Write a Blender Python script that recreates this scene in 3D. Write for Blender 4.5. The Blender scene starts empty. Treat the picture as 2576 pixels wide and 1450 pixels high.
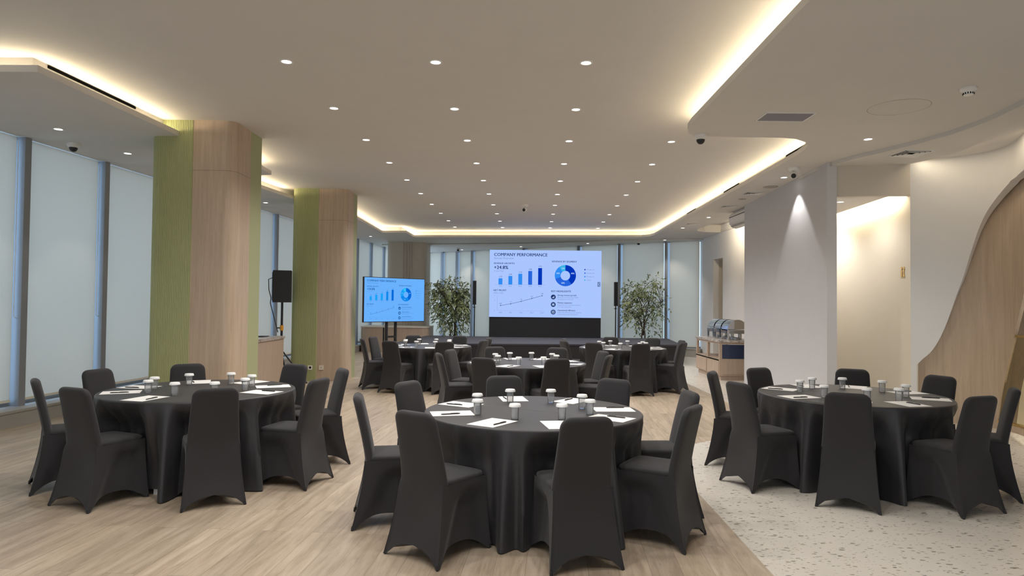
import bpy, bmesh, math, random
from mathutils import Vector, Matrix
random.seed(7)
S = bpy.context.scene
COL = S.collection
PI = math.pi
sin, cos, rad = math.sin, math.cos, math.radians

# ------------------------------------------------------------------ camera, sky, exposure
EYE = 1.53
F_PX, PITCH, ROLL = 1702.3, .0237, .0106
cam = bpy.data.objects.new('camera', bpy.data.cameras.new('camera'))
COL.objects.link(cam)
cam.data.sensor_width = 36
cam.data.lens = F_PX * 36 / 2576
cam.data.clip_start = .05
_f = Vector((0, cos(PITCH), sin(PITCH))); _u = Vector((0, -sin(PITCH), cos(PITCH))); _r = Vector((1, 0, 0))
_r2 = _r * cos(ROLL) + _u * sin(ROLL); _u2 = _u * cos(ROLL) - _r * sin(ROLL)
_m = Matrix((_r2, _u2, -_f)).transposed().to_4x4(); _m.translation = (0, 0, EYE)
cam.matrix_world = _m
S.camera = cam

W = bpy.data.worlds.new('sky'); S.world = W; W.use_nodes = True
W.node_tree.nodes['Background'].inputs[0].default_value = (.42, .60, .84, 1)
W.node_tree.nodes['Background'].inputs[1].default_value = 3.9
S.view_settings.view_transform = 'Standard'; S.view_settings.look = 'None'
S.view_settings.exposure = 0.0; S.view_settings.gamma = 1; S.view_settings.use_curve_mapping = False
try:
    S.cycles.use_denoising = True
    S.cycles.max_bounces = 8; S.cycles.diffuse_bounces = 4; S.cycles.glossy_bounces = 3
    S.cycles.transmission_bounces = 6; S.cycles.transparent_max_bounces = 8
    S.cycles.sample_clamp_indirect = 4; S.cycles.caustics_reflective = False; S.cycles.caustics_refractive = False
except Exception:
    pass
SPOT_W, COVE_L, SOFFIT_W = 60, 32, 46       # lamp strengths of the house
WARM, WHITE = (1, .84, .58), (1, .97, .95)

def px(x, y, z):                              # where a point falls in the frame (used to word the labels)
    p = Vector((x, y, z - EYE)); d = p.dot(_f)
    return 1288 + F_PX * p.dot(_r2) / d, 725 - F_PX * p.dot(_u2) / d

# ------------------------------------------------------------------ materials
def mat(name, col=(.8, .8, .8), rough=.6, metal=0, emit=None, spec=None, sheen=0):
    m = bpy.data.materials.new(name); m.use_nodes = True
    b = m.node_tree.nodes['Principled BSDF']
    b.inputs['Base Color'].default_value = (*col, 1); b.inputs['Roughness'].default_value = rough
    b.inputs['Metallic'].default_value = metal
    if spec is not None: b.inputs['Specular IOR Level'].default_value = spec
    if sheen: b.inputs['Sheen Weight'].default_value = sheen; b.inputs['Sheen Roughness'].default_value = .5
    if emit:
        b.inputs['Emission Color'].default_value = (*emit[0], 1); b.inputs['Emission Strength'].default_value = emit[1]
    return m
def N(m, t, **kw):
    n = m.node_tree.nodes.new(t)
    for k, v in kw.items():
        if hasattr(n, k) and not isinstance(v, tuple): setattr(n, k, v)
        else: n.inputs[k].default_value = v
    return n
def L(m, a, b): m.node_tree.links.new(a, b)
def bsdf(m): return m.node_tree.nodes['Principled BSDF']
def coords(m, scale=(1, 1, 1), rot=(0, 0, 0), kind='Object'):
    t = N(m, 'ShaderNodeTexCoord'); p = N(m, 'ShaderNodeMapping')
    p.inputs['Scale'].default_value = scale; p.inputs['Rotation'].default_value = rot
    L(m, t.outputs[kind], p.inputs[0]); return p.outputs[0]
def ramp(m, src, stops):
    r = N(m, 'ShaderNodeValToRGB'); e = r.color_ramp.elements
    while len(e) < len(stops): e.new(.5)
    for el, (p, c) in zip(e, stops): el.position = p; el.color = (*c, 1)
    L(m, src, r.inputs[0]); return r.outputs[0]
def mix(m, a, b, fac, mode='MIX'):
    n = m.node_tree.nodes.new('ShaderNodeMix'); n.data_type = 'RGBA'; n.blend_type = mode
    for s, v in ((0, fac), (6, a), (7, b)):
        if hasattr(v, 'is_output'): L(m, v, n.inputs[s])
        else: n.inputs[s].default_value = v if s == 0 else (*v, 1)
    return n.outputs[2]
def bump(m, h, strength=.2, dist=.01):
    b = N(m, 'ShaderNodeBump'); b.inputs['Strength'].default_value = strength; b.inputs['Distance'].default_value = dist
    L(m, h, b.inputs['Height']); L(m, b.outputs[0], bsdf(m).inputs['Normal'])

def plaster(name, col, r=.75):
    m = mat(name, col, r)
    n = N(m, 'ShaderNodeTexNoise', Scale=3.0, Detail=4.0); L(m, coords(m), n.inputs['Vector'])
    c = mix(m, tuple(x * .97 for x in col), tuple(min(1, x * 1.03) for x in col), n.outputs[0])
    L(m, c, bsdf(m).inputs['Base Color']); return m
M = {}
M['ceil'] = plaster('ceiling_paint', (.68, .65, .61))
M['soffit'] = plaster('soffit_paint', (.68, .65, .61))
M['wall'] = plaster('wall_paint', (.76, .74, .72))
M['dimwall'] = plaster('dimmed_wall_paint', (.60, .595, .605))  # the wall paint again, darkened and cooled to dim the lit partition
M['cream'] = plaster('cream_paint', (.78, .71, .58))
M['beige'] = plaster('beige_paint', (.62, .56, .48))
M['white'] = mat('white_plastic', (.82, .80, .76), .4)
M['darkslot'] = mat('dark_slot', (.004, .004, .004), .9, spec=0)
M['black'] = mat('black_plastic', (.014, .014, .016), .45)
M['blackmat'] = mat('black_grille', (.010, .010, .012), .8)
M['chrome'] = mat('polished_steel', (.80, .80, .82), .08, 1)
M['steel'] = mat('brushed_steel', (.45, .46, .48), .35, 1)
M['brass'] = mat('brass', (.72, .52, .22), .3, 1)
M['alu'] = mat('grey_aluminium', (.30, .31, .33), .45, .25)
M['grey'] = mat('grey_sill_metal', (.40, .38, .35), .5, .2)
M['orange'] = mat('orange_clamp', (.8, .35, .03), .5)
M['pot'] = mat('grey_pot', (.2, .2, .2), .6)
M['soil'] = mat('soil', (.05, .035, .02), .9)

def wood(name, c1, c2, scale=1.0, rough=.5):
    m = mat(name, c1, rough)
    v = coords(m, (9 * scale, 9 * scale, .55 * scale))
    n = N(m, 'ShaderNodeTexNoise', Scale=2.2, Detail=8.0, Roughness=.65, Distortion=.35); L(m, v, n.inputs['Vector'])
    n2 = N(m, 'ShaderNodeTexNoise', Scale=16.0, Detail=4.0); L(m, v, n2.inputs['Vector'])
    a = ramp(m, n.outputs[0], [(.3, c2), (.7, c1)])
    b = mix(m, a, tuple(x * .72 for x in c2), N2fac(m, n2.outputs[0], .62, .8))
    L(m, b, bsdf(m).inputs['Base Color']); bump(m, n2.outputs[0], .06, .004); return m
def N2fac(m, src, lo, hi):
    r = N(m, 'ShaderNodeMapRange'); r.inputs[1].default_value = lo; r.inputs[2].default_value = hi
    r.inputs[3].default_value = 0; r.inputs[4].default_value = .5
    L(m, src, r.inputs[0]); return r.outputs[0]
M['wood'] = wood('oak_veneer', (.58, .455, .34), (.44, .33, .235))
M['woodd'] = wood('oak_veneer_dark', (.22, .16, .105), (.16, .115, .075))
M['cabwood'] = wood('cabinet_oak', (.50, .39, .30), (.41, .31, .235), 1.4)
M['green'] = mat('green_lacquer', (.40, .42, .20), .5)
M['greenflat'] = mat('green_panel_paint', (.38, .40, .22), .6)

def floor_wood():
    m = mat('wood_plank_floor', (.5, .4, .3), .42)
    v = coords(m, (1, 1, 1), (0, 0, rad(-86)))
    br = N(m, 'ShaderNodeTexBrick'); br.offset = .37; br.squash = 1
    br.inputs['Scale'].default_value = 1; br.inputs['Brick Width'].default_value = 1.22; br.inputs['Row Height'].default_value = .18
    br.inputs['Mortar Size'].default_value = .0012; br.inputs['Mortar Smooth'].default_value = .2; br.inputs['Bias'].default_value = 0
    br.inputs['Color1'].default_value = (0, 0, 0, 1); br.inputs['Color2'].default_value = (1, 1, 1, 1); br.inputs['Mortar'].default_value = (.5, .5, .5, 1)
    L(m, v, br.inputs['Vector'])
    mp = N(m, 'ShaderNodeMapping'); mp.inputs['Scale'].default_value = (1.1, 11, 1); L(m, v, mp.inputs[0])
    ad = N(m, 'ShaderNodeVectorMath'); ad.operation = 'ADD'
    sc = N(m, 'ShaderNodeVectorMath'); sc.operation = 'SCALE'; sc.inputs['Scale'].default_value = 17
    L(m, br.outputs[0], sc.inputs[0]); L(m, mp.outputs[0], ad.inputs[0]); L(m, sc.outputs[0], ad.inputs[1])
    n = N(m, 'ShaderNodeTexNoise', Scale=1.6, Detail=9.0, Roughness=.62, Distortion=.6); L(m, ad.outputs[0], n.inputs['Vector'])
    n2 = N(m, 'ShaderNodeTexNoise', Scale=7.0, Detail=6.0, Roughness=.7, Distortion=1.0); L(m, ad.outputs[0], n2.inputs['Vector'])
    c = ramp(m, n.outputs[0], [(.28, (.30, .23, .16)), (.5, (.42, .335, .245)), (.72, (.52, .43, .33))])
    k = N(m, 'ShaderNodeMapRange'); k.inputs[1].default_value = .58; k.inputs[2].default_value = .76; k.inputs[4].default_value = .65
    L(m, n2.outputs[0], k.inputs[0])
    c = mix(m, c, (.17, .12, .075), k.outputs[0])
    tint = ramp(m, br.outputs[0], [(0, (.86, .86, .86)), (1, (1.08, 1.08, 1.08))])
    c = mix(m, c, tint, 1.0, 'MULTIPLY')
    c = mix(m, c, (.22, .16, .11), br.outputs['Fac'])
    L(m, c, bsdf(m).inputs['Base Color']); return m
M['floor'] = floor_wood()
def terrazzo():
    m = mat('terrazzo', (.6, .54, .45), .22)
    base = (.73, .68, .60)
    v = coords(m, (1, 1.9, 1), (0, 0, .5))
    w = N(m, 'ShaderNodeTexNoise', Scale=30.0, Detail=2.0); L(m, v, w.inputs['Vector'])
    vv = mix(m, v, w.outputs['Color'], .03)
    c = None
    cur = base
    for sc, thr, lo in ((20, .40, .45), (38, .42, .40), (12, .26, .62)):
        vo = N(m, 'ShaderNodeTexVoronoi'); vo.inputs['Scale'].default_value = sc; L(m, vv, vo.inputs['Vector'])
        sep = N(m, 'ShaderNodeSeparateColor'); L(m, vo.outputs['Color'], sep.inputs[0])
        # a chip only in some cells, of its own size and tone
        mul = N(m, 'ShaderNodeMath'); mul.operation = 'MULTIPLY'; mul.inputs[1].default_value = thr
        L(m, sep.outputs[0], mul.inputs[0])
        lt = N(m, 'ShaderNodeMath'); lt.operation = 'LESS_THAN'; L(m, vo.outputs['Distance'], lt.inputs[0]); L(m, mul.outputs[0], lt.inputs[1])
        gt = N(m, 'ShaderNodeMath'); gt.operation = 'GREATER_THAN'; gt.inputs[1].default_value = lo; L(m, sep.outputs[1], gt.inputs[0])
        an = N(m, 'ShaderNodeMath'); an.operation = 'MULTIPLY'; L(m, lt.outputs[0], an.inputs[0]); L(m, gt.outputs[0], an.inputs[1])
        tone = ramp(m, sep.outputs[2], [(0, (.22, .21, .17)), (.35, (.38, .35, .29)), (.7, (.54, .49, .41)), (1, (.80, .76, .68))])
        cur = mix(m, cur, tone, an.outputs[0])
    L(m, cur, bsdf(m).inputs['Base Color']); return m
M['terrazzo'] = terrazzo()
def fabric(name, col, rough, sheen, scale=400):
    m = mat(name, col, rough, sheen=sheen, spec=.25)
    n = N(m, 'ShaderNodeTexNoise', Scale=float(scale), Detail=1.0); L(m, coords(m), n.inputs['Vector'])
    L(m, mix(m, tuple(x * .75 for x in col), tuple(x * 1.3 for x in col), n.outputs[0]), bsdf(m).inputs['Base Color'])
    bump(m, n.outputs[0], .15, .001); return m
M['stretch'] = fabric('black_stretch_fabric', (.026, .0245, .026), .8, .12)
M['cloth'] = fabric('black_satin_cloth', (.024, .023, .025), .46, .06, 250)
bsdf(M['cloth']).inputs['Specular IOR Level'].default_value = .42
M['carpet'] = fabric('charcoal_carpet_screen_tint', (.036, .036, .048), .9, .1)  # blue in the base colour stands for the screen's glow on the stage
M['stagecloth'] = fabric('black_stage_skirt', (.018, .018, .021), .8, .1)
M['paper'] = mat('white_paper', (.86, .84, .80), .6)
M['lid'] = mat('white_cup_lid', (.85, .84, .82), .5)
M['marble'] = plaster('veined_stone', (.45, .40, .36), .3)
_n = N(M['marble'], 'ShaderNodeTexNoise', Scale=14.0, Detail=6.0, Distortion=2.0); L(M['marble'], coords(M['marble']), _n.inputs['Vector'])
L(M['marble'], ramp(M['marble'], _n.outputs[0], [(.35, (.16, .12, .10)), (.5, (.45, .40, .36)), (.65, (.70, .66, .62))]), bsdf(M['marble']).inputs['Base Color'])
def glass(name, col=(1, 1, 1), rough=0, ior=1.45):
    m = mat(name, col, rough); b = bsdf(m); b.inputs['Transmission Weight'].default_value = 1; b.inputs['IOR'].default_value = ior; return m
def pane(name, tint, refl=.08):
    m = bpy.data.materials.new(name); m.use_nodes = True; nt = m.node_tree; nt.nodes.clear()
    o = nt.nodes.new('ShaderNodeOutputMaterial'); t = nt.nodes.new('ShaderNodeBsdfTransparent'); g = nt.nodes.new('ShaderNodeBsdfGlossy')
    t.inputs[0].default_value = (*tint, 1); g.inputs['Roughness'].default_value = .02
    x = nt.nodes.new('ShaderNodeMixShader'); x.inputs[0].default_value = refl
    L(m, t.outputs[0], x.inputs[1]); L(m, g.outputs[0], x.inputs[2]); L(m, x.outputs[0], o.inputs[0]); return m
M['tumbler'] = pane('glass_painted_haze', (.97, .97, .97), .10)
_l = N(M['tumbler'], 'ShaderNodeLayerWeight'); _l.inputs[0].default_value = .22
L(M['tumbler'], _l.outputs['Fresnel'], [n for n in M['tumbler'].node_tree.nodes if n.type == 'MIX_SHADER'][0].inputs[0])
_d = N(M['tumbler'], 'ShaderNodeBsdfDiffuse', Color=(.8, .82, .84, 1)); _x = N(M['tumbler'], 'ShaderNodeMixShader'); _x.inputs[0].default_value = .19  # white diffuse mixed in, standing for bright reflections on the glass
_o = [n for n in M['tumbler'].node_tree.nodes if n.type == 'OUTPUT_MATERIAL'][0]; _s = _o.inputs[0].links[0].from_socket
L(M['tumbler'], _s, _x.inputs[1]); L(M['tumbler'], _d.outputs[0], _x.inputs[2]); L(M['tumbler'], _x.outputs[0], _o.inputs[0])
M['pane'] = pane('window_pane', (.92, .97, 1))
M['fillpane'] = pane('warm_fill_pane', (.98, .86, .76), .05)  # tint warms the fill daylight from the added rear windows
M['paneol'] = pane('tinted_glass_panel', (.97, .95, .86), .05)
def blind():
    m = bpy.data.materials.new('roller_blind_fabric'); m.use_nodes = True; nt = m.node_tree; nt.nodes.clear()
    o = nt.nodes.new('ShaderNodeOutputMaterial'); d = nt.nodes.new('ShaderNodeBsdfDiffuse'); t = nt.nodes.new('ShaderNodeBsdfTranslucent')
    v = coords(m, (60, 60, 700)); n = N(m, 'ShaderNodeTexNoise', Scale=1.0, Detail=2.0); L(m, v, n.inputs['Vector'])
    c = mix(m, (.62, .58, .50), (.74, .69, .60), n.outputs[0])
    L(m, c, d.inputs[0]); t.inputs[0].default_value = (.86, .77, .67, 1)
    x = nt.nodes.new('ShaderNodeMixShader'); x.inputs[0].default_value = .58
    L(m, d.outputs[0], x.inputs[1]); L(m, t.outputs[0], x.inputs[2]); L(m, x.outputs[0], o.inputs[0]); return m
M['blind'] = blind()
def emis(name, col, s):
    m = bpy.data.materials.new(name); m.use_nodes = True; nt = m.node_tree; nt.nodes.clear()
    o = nt.nodes.new('ShaderNodeOutputMaterial'); e = nt.nodes.new('ShaderNodeEmission')
    e.inputs[0].default_value = (*col, 1); e.inputs[1].default_value = s; L(m, e.outputs[0], o.inputs[0]); return m
M['led'] = emis('warm_led_strip', WARM, COVE_L)
M['ledwall'] = emis('warm_wall_led', (1, .86, .62), 26)
M['lens'] = emis('downlight_lens', (1, .97, .95), 9)
M['leaf'] = mat('ficus_leaf', (.10, .15, .055), .45)
_n = N(M['leaf'], 'ShaderNodeTexNoise', Scale=2.5, Detail=2.0); L(M['leaf'], coords(M['leaf']), _n.inputs['Vector'])
L(M['leaf'], ramp(M['leaf'], _n.outputs[0], [(.3, (.13, .17, .085)), (.7, (.33, .37, .16))]), bsdf(M['leaf']).inputs['Base Color'])
M['bark'] = wood('ficus_bark', (.16, .11, .08), (.09, .06, .045), 3)

# ------------------------------------------------------------------ geometry helper
def smooth(a, b, x): x = max(0, min(1, (x - a) / (b - a))); return x * x * (3 - 2 * x)
class G:
    def __init__(s): s.v = []; s.f = []; s.mi = []; s.cur = 0
    def add(s, vs, fs):
        o = len(s.v); s.v += [tuple(p) for p in vs]
        for f in fs: s.f.append(tuple(i + o for i in f)); s.mi.append(s.cur)
        return s
    def box(s, x0, x1, y0, y1, z0, z1, mtx=None):
        vs = [Vector((x, y, z)) for z in (z0, z1) for y in (y0, y1) for x in (x0, x1)]
        if mtx: vs = [mtx @ p for p in vs]
        return s.add(vs, [(0, 2, 3, 1), (4, 5, 7, 6), (0, 1, 5, 4), (2, 6, 7, 3), (0, 4, 6, 2), (1, 3, 7, 5)])
    def loft(s, loops, cap0=True, cap1=True, closed=True):
        n = len(loops[0]); o = []; vs = [p for l in loops for p in l]; fs = []
        for j in range(len(loops) - 1):
            for i in range(n if closed else n - 1):
                k = (i + 1) % n; fs.append((j * n + i, j * n + k, (j + 1) * n + k, (j + 1) * n + i))
        if cap0: fs.append(tuple(range(n))[::-1])
        if cap1: fs.append(tuple((len(loops) - 1) * n + i for i in range(n)))
        return s.add(vs, fs)
    def lathe(s, prof, n=24, c=(0, 0, 0), cap0=False, cap1=False):
        return s.loft([[(c[0] + r * cos(2 * PI * i / n), c[1] + r * sin(2 * PI * i / n), c[2] + z) for i in range(n)] for r, z in prof], cap0, cap1)
    def cyl(s, p0, p1, r0, r1=None, n=12):
        p0, p1 = Vector(p0), Vector(p1); r1 = r0 if r1 is None else r1
        d = (p1 - p0).normalized(); a = d.orthogonal().normalized(); b = d.cross(a)
        return s.loft([[p + (a * cos(2 * PI * i / n) + b * sin(2 * PI * i / n)) * r for i in range(n)] for p, r in ((p0, r0), (p1, r1))])
    def tube(s, pts, r, n=6):
        pts = [Vector(p) for p in pts]; ls = []; a = None
        for i, p in enumerate(pts):
            d = (pts[min(i + 1, len(pts) - 1)] - pts[max(i - 1, 0)]).normalized()
            a = d.orthogonal().normalized() if a is None else (a - d * a.dot(d)).normalized()
            b = d.cross(a); rr = r[i] if isinstance(r, (list, tuple)) else r
            ls.append([p + (a * cos(2 * PI * k / n) + b * sin(2 * PI * k / n)) * rr for k in range(n)])
        return s.loft(ls)
    def prism(s, poly, z0, z1):
        return s.loft([[(x, y, z0) for x, y in poly], [(x, y, z1) for x, y in poly]])
    def build(s, name, m, parent=None, smooth=False, loc=None):
        me = bpy.data.meshes.new(name); me.from_pydata(s.v, [], s.f)
        for mm in (m if isinstance(m, (list, tuple)) else [m]): me.materials.append(mm)
        if any(s.mi): me.polygons.foreach_set('material_index', s.mi)
        bm = bmesh.new(); bm.from_mesh(me); bmesh.ops.recalc_face_normals(bm, faces=bm.faces); bm.to_mesh(me); bm.free()
        if smooth:
            me.polygons.foreach_set('use_smooth', [True] * len(me.polygons))
            if smooth is not True: me.set_sharp_from_angle(angle=rad(smooth))
        o = bpy.data.objects.new(name, me); COL.objects.link(o)
        if parent: o.parent = parent
        if loc: o.location = loc
        return o
def tag(o, label, cat, group=None, kind=None):
    o['label'] = label; o['category'] = cat
    if group: o['group'] = group
    if kind: o['kind'] = kind
    return o
def thing(name, label, cat, loc=(0, 0, 0), rz=0, group=None, kind=None):
    o = bpy.data.objects.new(name, None); COL.objects.link(o); o.location = loc; o.rotation_euler = (0, 0, rz)
    o.empty_display_size = .1
    return tag(o, label, cat, group, kind)
def dup(root, loc, rz, label, group=None):
    r = root.copy(); COL.objects.link(r); r.location = loc; r.rotation_euler = (0, 0, rz); r['label'] = label
    if group: r['group'] = group
    for ch in list(root.children):
        if ch.type == 'LIGHT': continue
        c = ch.copy(); COL.objects.link(c); c.parent = r
        for g in list(ch.children):
            d = g.copy(); COL.objects.link(d); d.parent = c
    return r
def struct(o, label, cat): return tag(o, label, cat, kind='structure')
def offset(poly, d):
    """poly is counter-clockwise; grows it outwards by d"""
    n = len(poly); out = []
    for i in range(n):
        p, q, r = Vector(poly[i - 1]), Vector(poly[i]), Vector(poly[(i + 1) % n])
        a = (q - p).normalized(); b = (r - q).normalized()
        na, nb = Vector((a.y, -a.x)), Vector((b.y, -b.x))
        m = (na + nb); l = m.length
        m = m / l if l > 1e-6 else na
        k = d / max(.45, m.dot(na)); out.append((q.x + m.x * k, q.y + m.y * k))
    return out
def rounded(poly, rr, seg=6):
    out = []; n = len(poly)
    for i in range(n):
        p, q, r = Vector(poly[i - 1]), Vector(poly[i]), Vector(poly[(i + 1) % n])
        ra = rr.get(i, 0)
        if not ra: out.append(tuple(q)); continue
        a = q + (p - q).normalized() * ra; b = q + (r - q).normalized() * ra
        for k in range(seg + 1):
            t = k / seg; out.append(tuple(a * (1 - t) ** 2 + q * 2 * t * (1 - t) + b * t * t))
    return out

# ------------------------------------------------------------------ floor
CEIL, SOF = 3.75, 3.55
floor = struct(G().box(-7.6, 9.5, -5, 28.5, -.2, 0).build('floor', M['floor']), 'light oak plank floor running away from the camera', 'floor')
_t = [(9.4, -4.9), (9.4, 12.9), (5.85, 12.9), (5.85, 20.25), (3.62, 21.6), (3.50, 17), (3.46, 12), (3.42, 9.2), (3.2, 8.45), (2.8, 8.02), (2.354, 7.79), (2.0, 7.5), (1.75, 7.0), (1.60, 6.4), (1.54, 5.7), (1.505, 3.9), (1.49, 2), (1.48, -4.9)]
struct(G().prism(_t, -.1, .003).build('floor_terrazzo', M['terrazzo']), 'speckled cream terrazzo floor with a curved edge on the right', 'floor')

# ------------------------------------------------------------------ raised ceiling, soffit ring, coves
struct(G().box(-7.4, 7.2, -4.6, 22.2, CEIL, CEIL + .15).build('ceiling', M['ceil']), 'raised plaster ceiling with rows of downlights', 'ceiling')
TRAY = [(1.93, -2.5), (1.94, 4.4), (1.965, 7.43), (1.985, 7.68), (2.04, 7.86), (2.14, 7.97), (2.30, 8.02), (2.885, 8.032), (3.20, 8.035), (3.40, 8.09), (3.568, 8.24), (3.67, 8.40), (3.728, 8.62), (3.77, 8.95),
        (3.93, 14.5), (4.06, 19.35), (4.0, 19.75), (3.82, 19.95), (3.5, 20.01), (.128, 20.37), (-3.015, 20.70), (-3.061, 19.44), (-3.762, 19.51), (-3.764, 16.4), (-3.768, 14.07), (-3.77, 13.7),
        (-4.2, 13.5), (-4.325, 13.21), (-4.335, 13.15), (-4.492, 12.08), (-4.56, 10.95), (-3.85, 10.74), (-3.83, 9.22), (-3.83, 9.0), (-4.09, 8.6), (-4.105, 8.33), (-4.109, 8.24), (-4.237, 5.971), (-5.6, 5.99), (-5.6, -2.5)]
NICHE = [(5.68, 14.0), (5.68, 18.45), (5.25, 18.42), (4.98, 18.2), (4.86, 17.75), (4.88, 17.0), (5.0, 15.8), (5.2, 14.0)]
OUT = [(-7.5, -4.5), (7.15, -4.5), (7.15, 12.6), (6.1, 12.6), (6.1, 20.25), (5.9, 20.55), (-3.3, 26.95), (-4.7, 26.3)]
def soffit():
    bm = bmesh.new(); es = []
    for poly in (OUT, TRAY, NICHE):
        vs = [bm.verts.new((x, y, SOF)) for x, y in poly]
        es += [bm.edges.new((vs[i], vs[(i + 1) % len(vs)])) for i in range(len(vs))]
    bmesh.ops.triangle_fill(bm, edges=es, use_beauty=True)
    me = bpy.data.meshes.new('ceiling_soffit'); bm.to_mesh(me); bm.free(); me.materials.append(M['soffit'])
    o = bpy.data.objects.new('ceiling_soffit', me); COL.objects.link(o)
    return struct(o, 'lower plaster soffit running all round the raised ceiling', 'ceiling')
soffit()
def strip(poly, offs, closed=True):
    loops = []
    for d, z in offs: loops.append([(x, y, z) for x, y in (offset(poly, d) if d else poly)])
    return loops
g = G(); g.loft(strip(TRAY, [(0, SOF), (0, SOF + .062), (.025, SOF + .062), (.025, SOF + .012), (.20, SOF + .012), (.20, CEIL)]), False, False)
struct(g.build('trim_cove', M['soffit']), 'pale lip and recess of the lit cove round the raised ceiling', 'cove')
_a, _b = offset(TRAY, .165), offset(TRAY, .185); _n = len(TRAY)
for i0, i1, w_ in ((TRAY.index((-4.109, 8.24)), TRAY.index((-3.768, 14.07)) + _n, 'outside the two columns'), (TRAY.index((-4.335, 13.15)), TRAY.index((-3.83, 9.22)), 'between the two columns')):
    ii = [i % _n for i in range(i0, i1 + 1)]
    g = G(); g.loft([[(*_a[i], SOF + .030) for i in ii], [(*_b[i], SOF + .065) for i in ii]], False, False, closed=False)
    tag(g.build('led_strip', M['led']), 'warm light strip hidden in the ceiling cove, ' + w_, 'light strip')
g = G(); g.loft(strip(NICHE, [(0, SOF), (0, SOF + .062), (.025, SOF + .062), (.025, CEIL)]), False, False)
struct(g.build('trim_niche', M['soffit']), 'rounded lit recess in the soffit above the buffet wall', 'cove')
g = G()
_l = [(4.93, 17.2), (5.06, 15.8), (5.25, 14.1)]
for a, b in zip(_l, _l[1:]):
    g.add([(*a, SOF + .07), (*a, SOF + .115), (*b, SOF + .115), (*b, SOF + .07)], [(0, 1, 2, 3)])
tag(g.build('led_strip', emis('recess_led', (1, .86, .62), 110)), 'warm light strip inside the rounded recess above the buffet', 'light strip')

# lower curved slab on the right and the shallow one above the stage
STEP = [(4.75, -4.4), (4.75, 5.0), (4.84, 6.0), (4.896, 6.45), (4.965, 6.9), (4.978, 7.2), (4.954, 7.61), (4.845, 8.065), (4.684, 8.503), (4.50, 8.96), (4.42, 9.34), (4.385, 9.78), (4.41, 10.4), (4.46, 10.4), (4.40, 9.36), (4.55, 9.42), (5.40, 9.19), (5.47, 9.04), (5.54, 8.86), (5.605, 8.6), (5.60, 8.35), (5.565, 8.1), (5.56, 7.8), (5.60, 7.4), (5.55, 6.9), (5.42, 6.2), (5.3, 5.6), (5.3, -4.4)]
LOW = 3.50
struct(G().prism(STEP, LOW, SOF + .002).build('ceiling_lower', M['soffit']), 'curved lower ceiling slab above the terrazzo on the right', 'ceiling')
bk = [(-4.6, 26.0), (-4.5, 23.3), (-3.2, 22.9), (-1.5, 22.6), (.5, 22.1), (2.5, 21.2), (4.0, 20.5), (5.3, 20.1), (5.7, 20.2), (5.65, 20.55), (-3.35, 26.75)]
struct(G().prism(bk, SOF - .035, SOF + .002).build('ceiling_stage', M['soffit']), 'shallow lowered ceiling strip in front of the stage windows', 'ceiling')
# warm strip above the gap between the lower slab and the cut-out wall
g = G()
_l = [(5.46, 9.10), (5.60, 8.90), (5.67, 8.6), (5.66, 8.35), (5.63, 8.1), (5.62, 7.8), (5.64, 7.4), (5.60, 6.9)]
for a, b in zip(_l, _l[1:]):
    g.add([(a[0], a[1], SOF - .006), (a[0] + .03, a[1], SOF - .006), (b[0] + .03, b[1], SOF - .006), (b[0], b[1], SOF - .006)], [(0, 1, 2, 3)])
tag(g.build('led_strip', M['ledwall']), 'warm light strip washing the top of the cut-out wall', 'light strip')

# ------------------------------------------------------------------ walls on the right
struct(G().prism([(4.37, 9.38), (4.50, 9.37), (4.80, 13.5), (4.64, 13.51)], 0, SOF).build('wall_partition', M['dimwall']), 'plain white partition wall lit by a scallop of light', 'wall')
struct(G().prism([(4.50, 9.40), (5.42, 9.20), (5.45, 9.30), (4.51, 9.50)], 3.075, SOF).build('wall_header', M['beige']), 'cream header over the opening to the restrooms', 'wall')
struct(G().prism([(5.42, 9.2), (5.52, 9.2), (5.79, 12.8), (5.69, 12.8)], 0, SOF).build('wall_corridor', M['cream']), 'bright cream corridor wall bearing the restroom sign', 'wall')
struct(G().box(4.6, 5.9, 12.72, 12.82, 0, SOF).build('wall_corridor_end', M['cream']), 'cream end wall of the restroom corridor', 'wall')
struct(G().prism([(4.49, 9.5), (5.24, 9.36), (5.50, 12.72), (4.74, 12.72)], 3.09, 3.16).build('ceiling_corridor', M['soffit']), 'low ceiling of the restroom corridor', 'ceiling')
tag(G().loft([[(5.235, 9.45, 3.165), (5.24, 9.45, 3.205)], [(5.495, 12.7, 3.165), (5.50, 12.7, 3.205)]], False, False, closed=False).build('led_strip', emis('corridor_led', (1, .86, .64), 130)), 'warm light strip above the corridor ceiling edge', 'light strip')
def catmull(P, n=12):
    P = [Vector(p) for p in P]; out = []
    for i in range(len(P) - 1):
        a, b, c, d = P[max(i - 1, 0)], P[i], P[i + 1], P[min(i + 2, len(P) - 1)]
        for k in range(n):
            t = k / n; out.append(.5 * (2 * b + (c - a) * t + (2 * a - 5 * b + 4 * c - d) * t * t + (3 * b - a - 3 * c + d) * t ** 3))
    return out + [P[-1]]
SKIN = catmull([(5.42, 9.2), (5.6, 9.12), (5.8, 9.0), (5.97, 8.85), (6.09, 8.65), (6.12, 8.4), (6.06, 8.15), (5.95, 7.92), (5.8, 7.6), (5.65, 7.15), (5.55, 6.5)])
ARC = [0.0]
for a, b in zip(SKIN, SKIN[1:]): ARC.append(ARC[-1] + (b - a).length)
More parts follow.
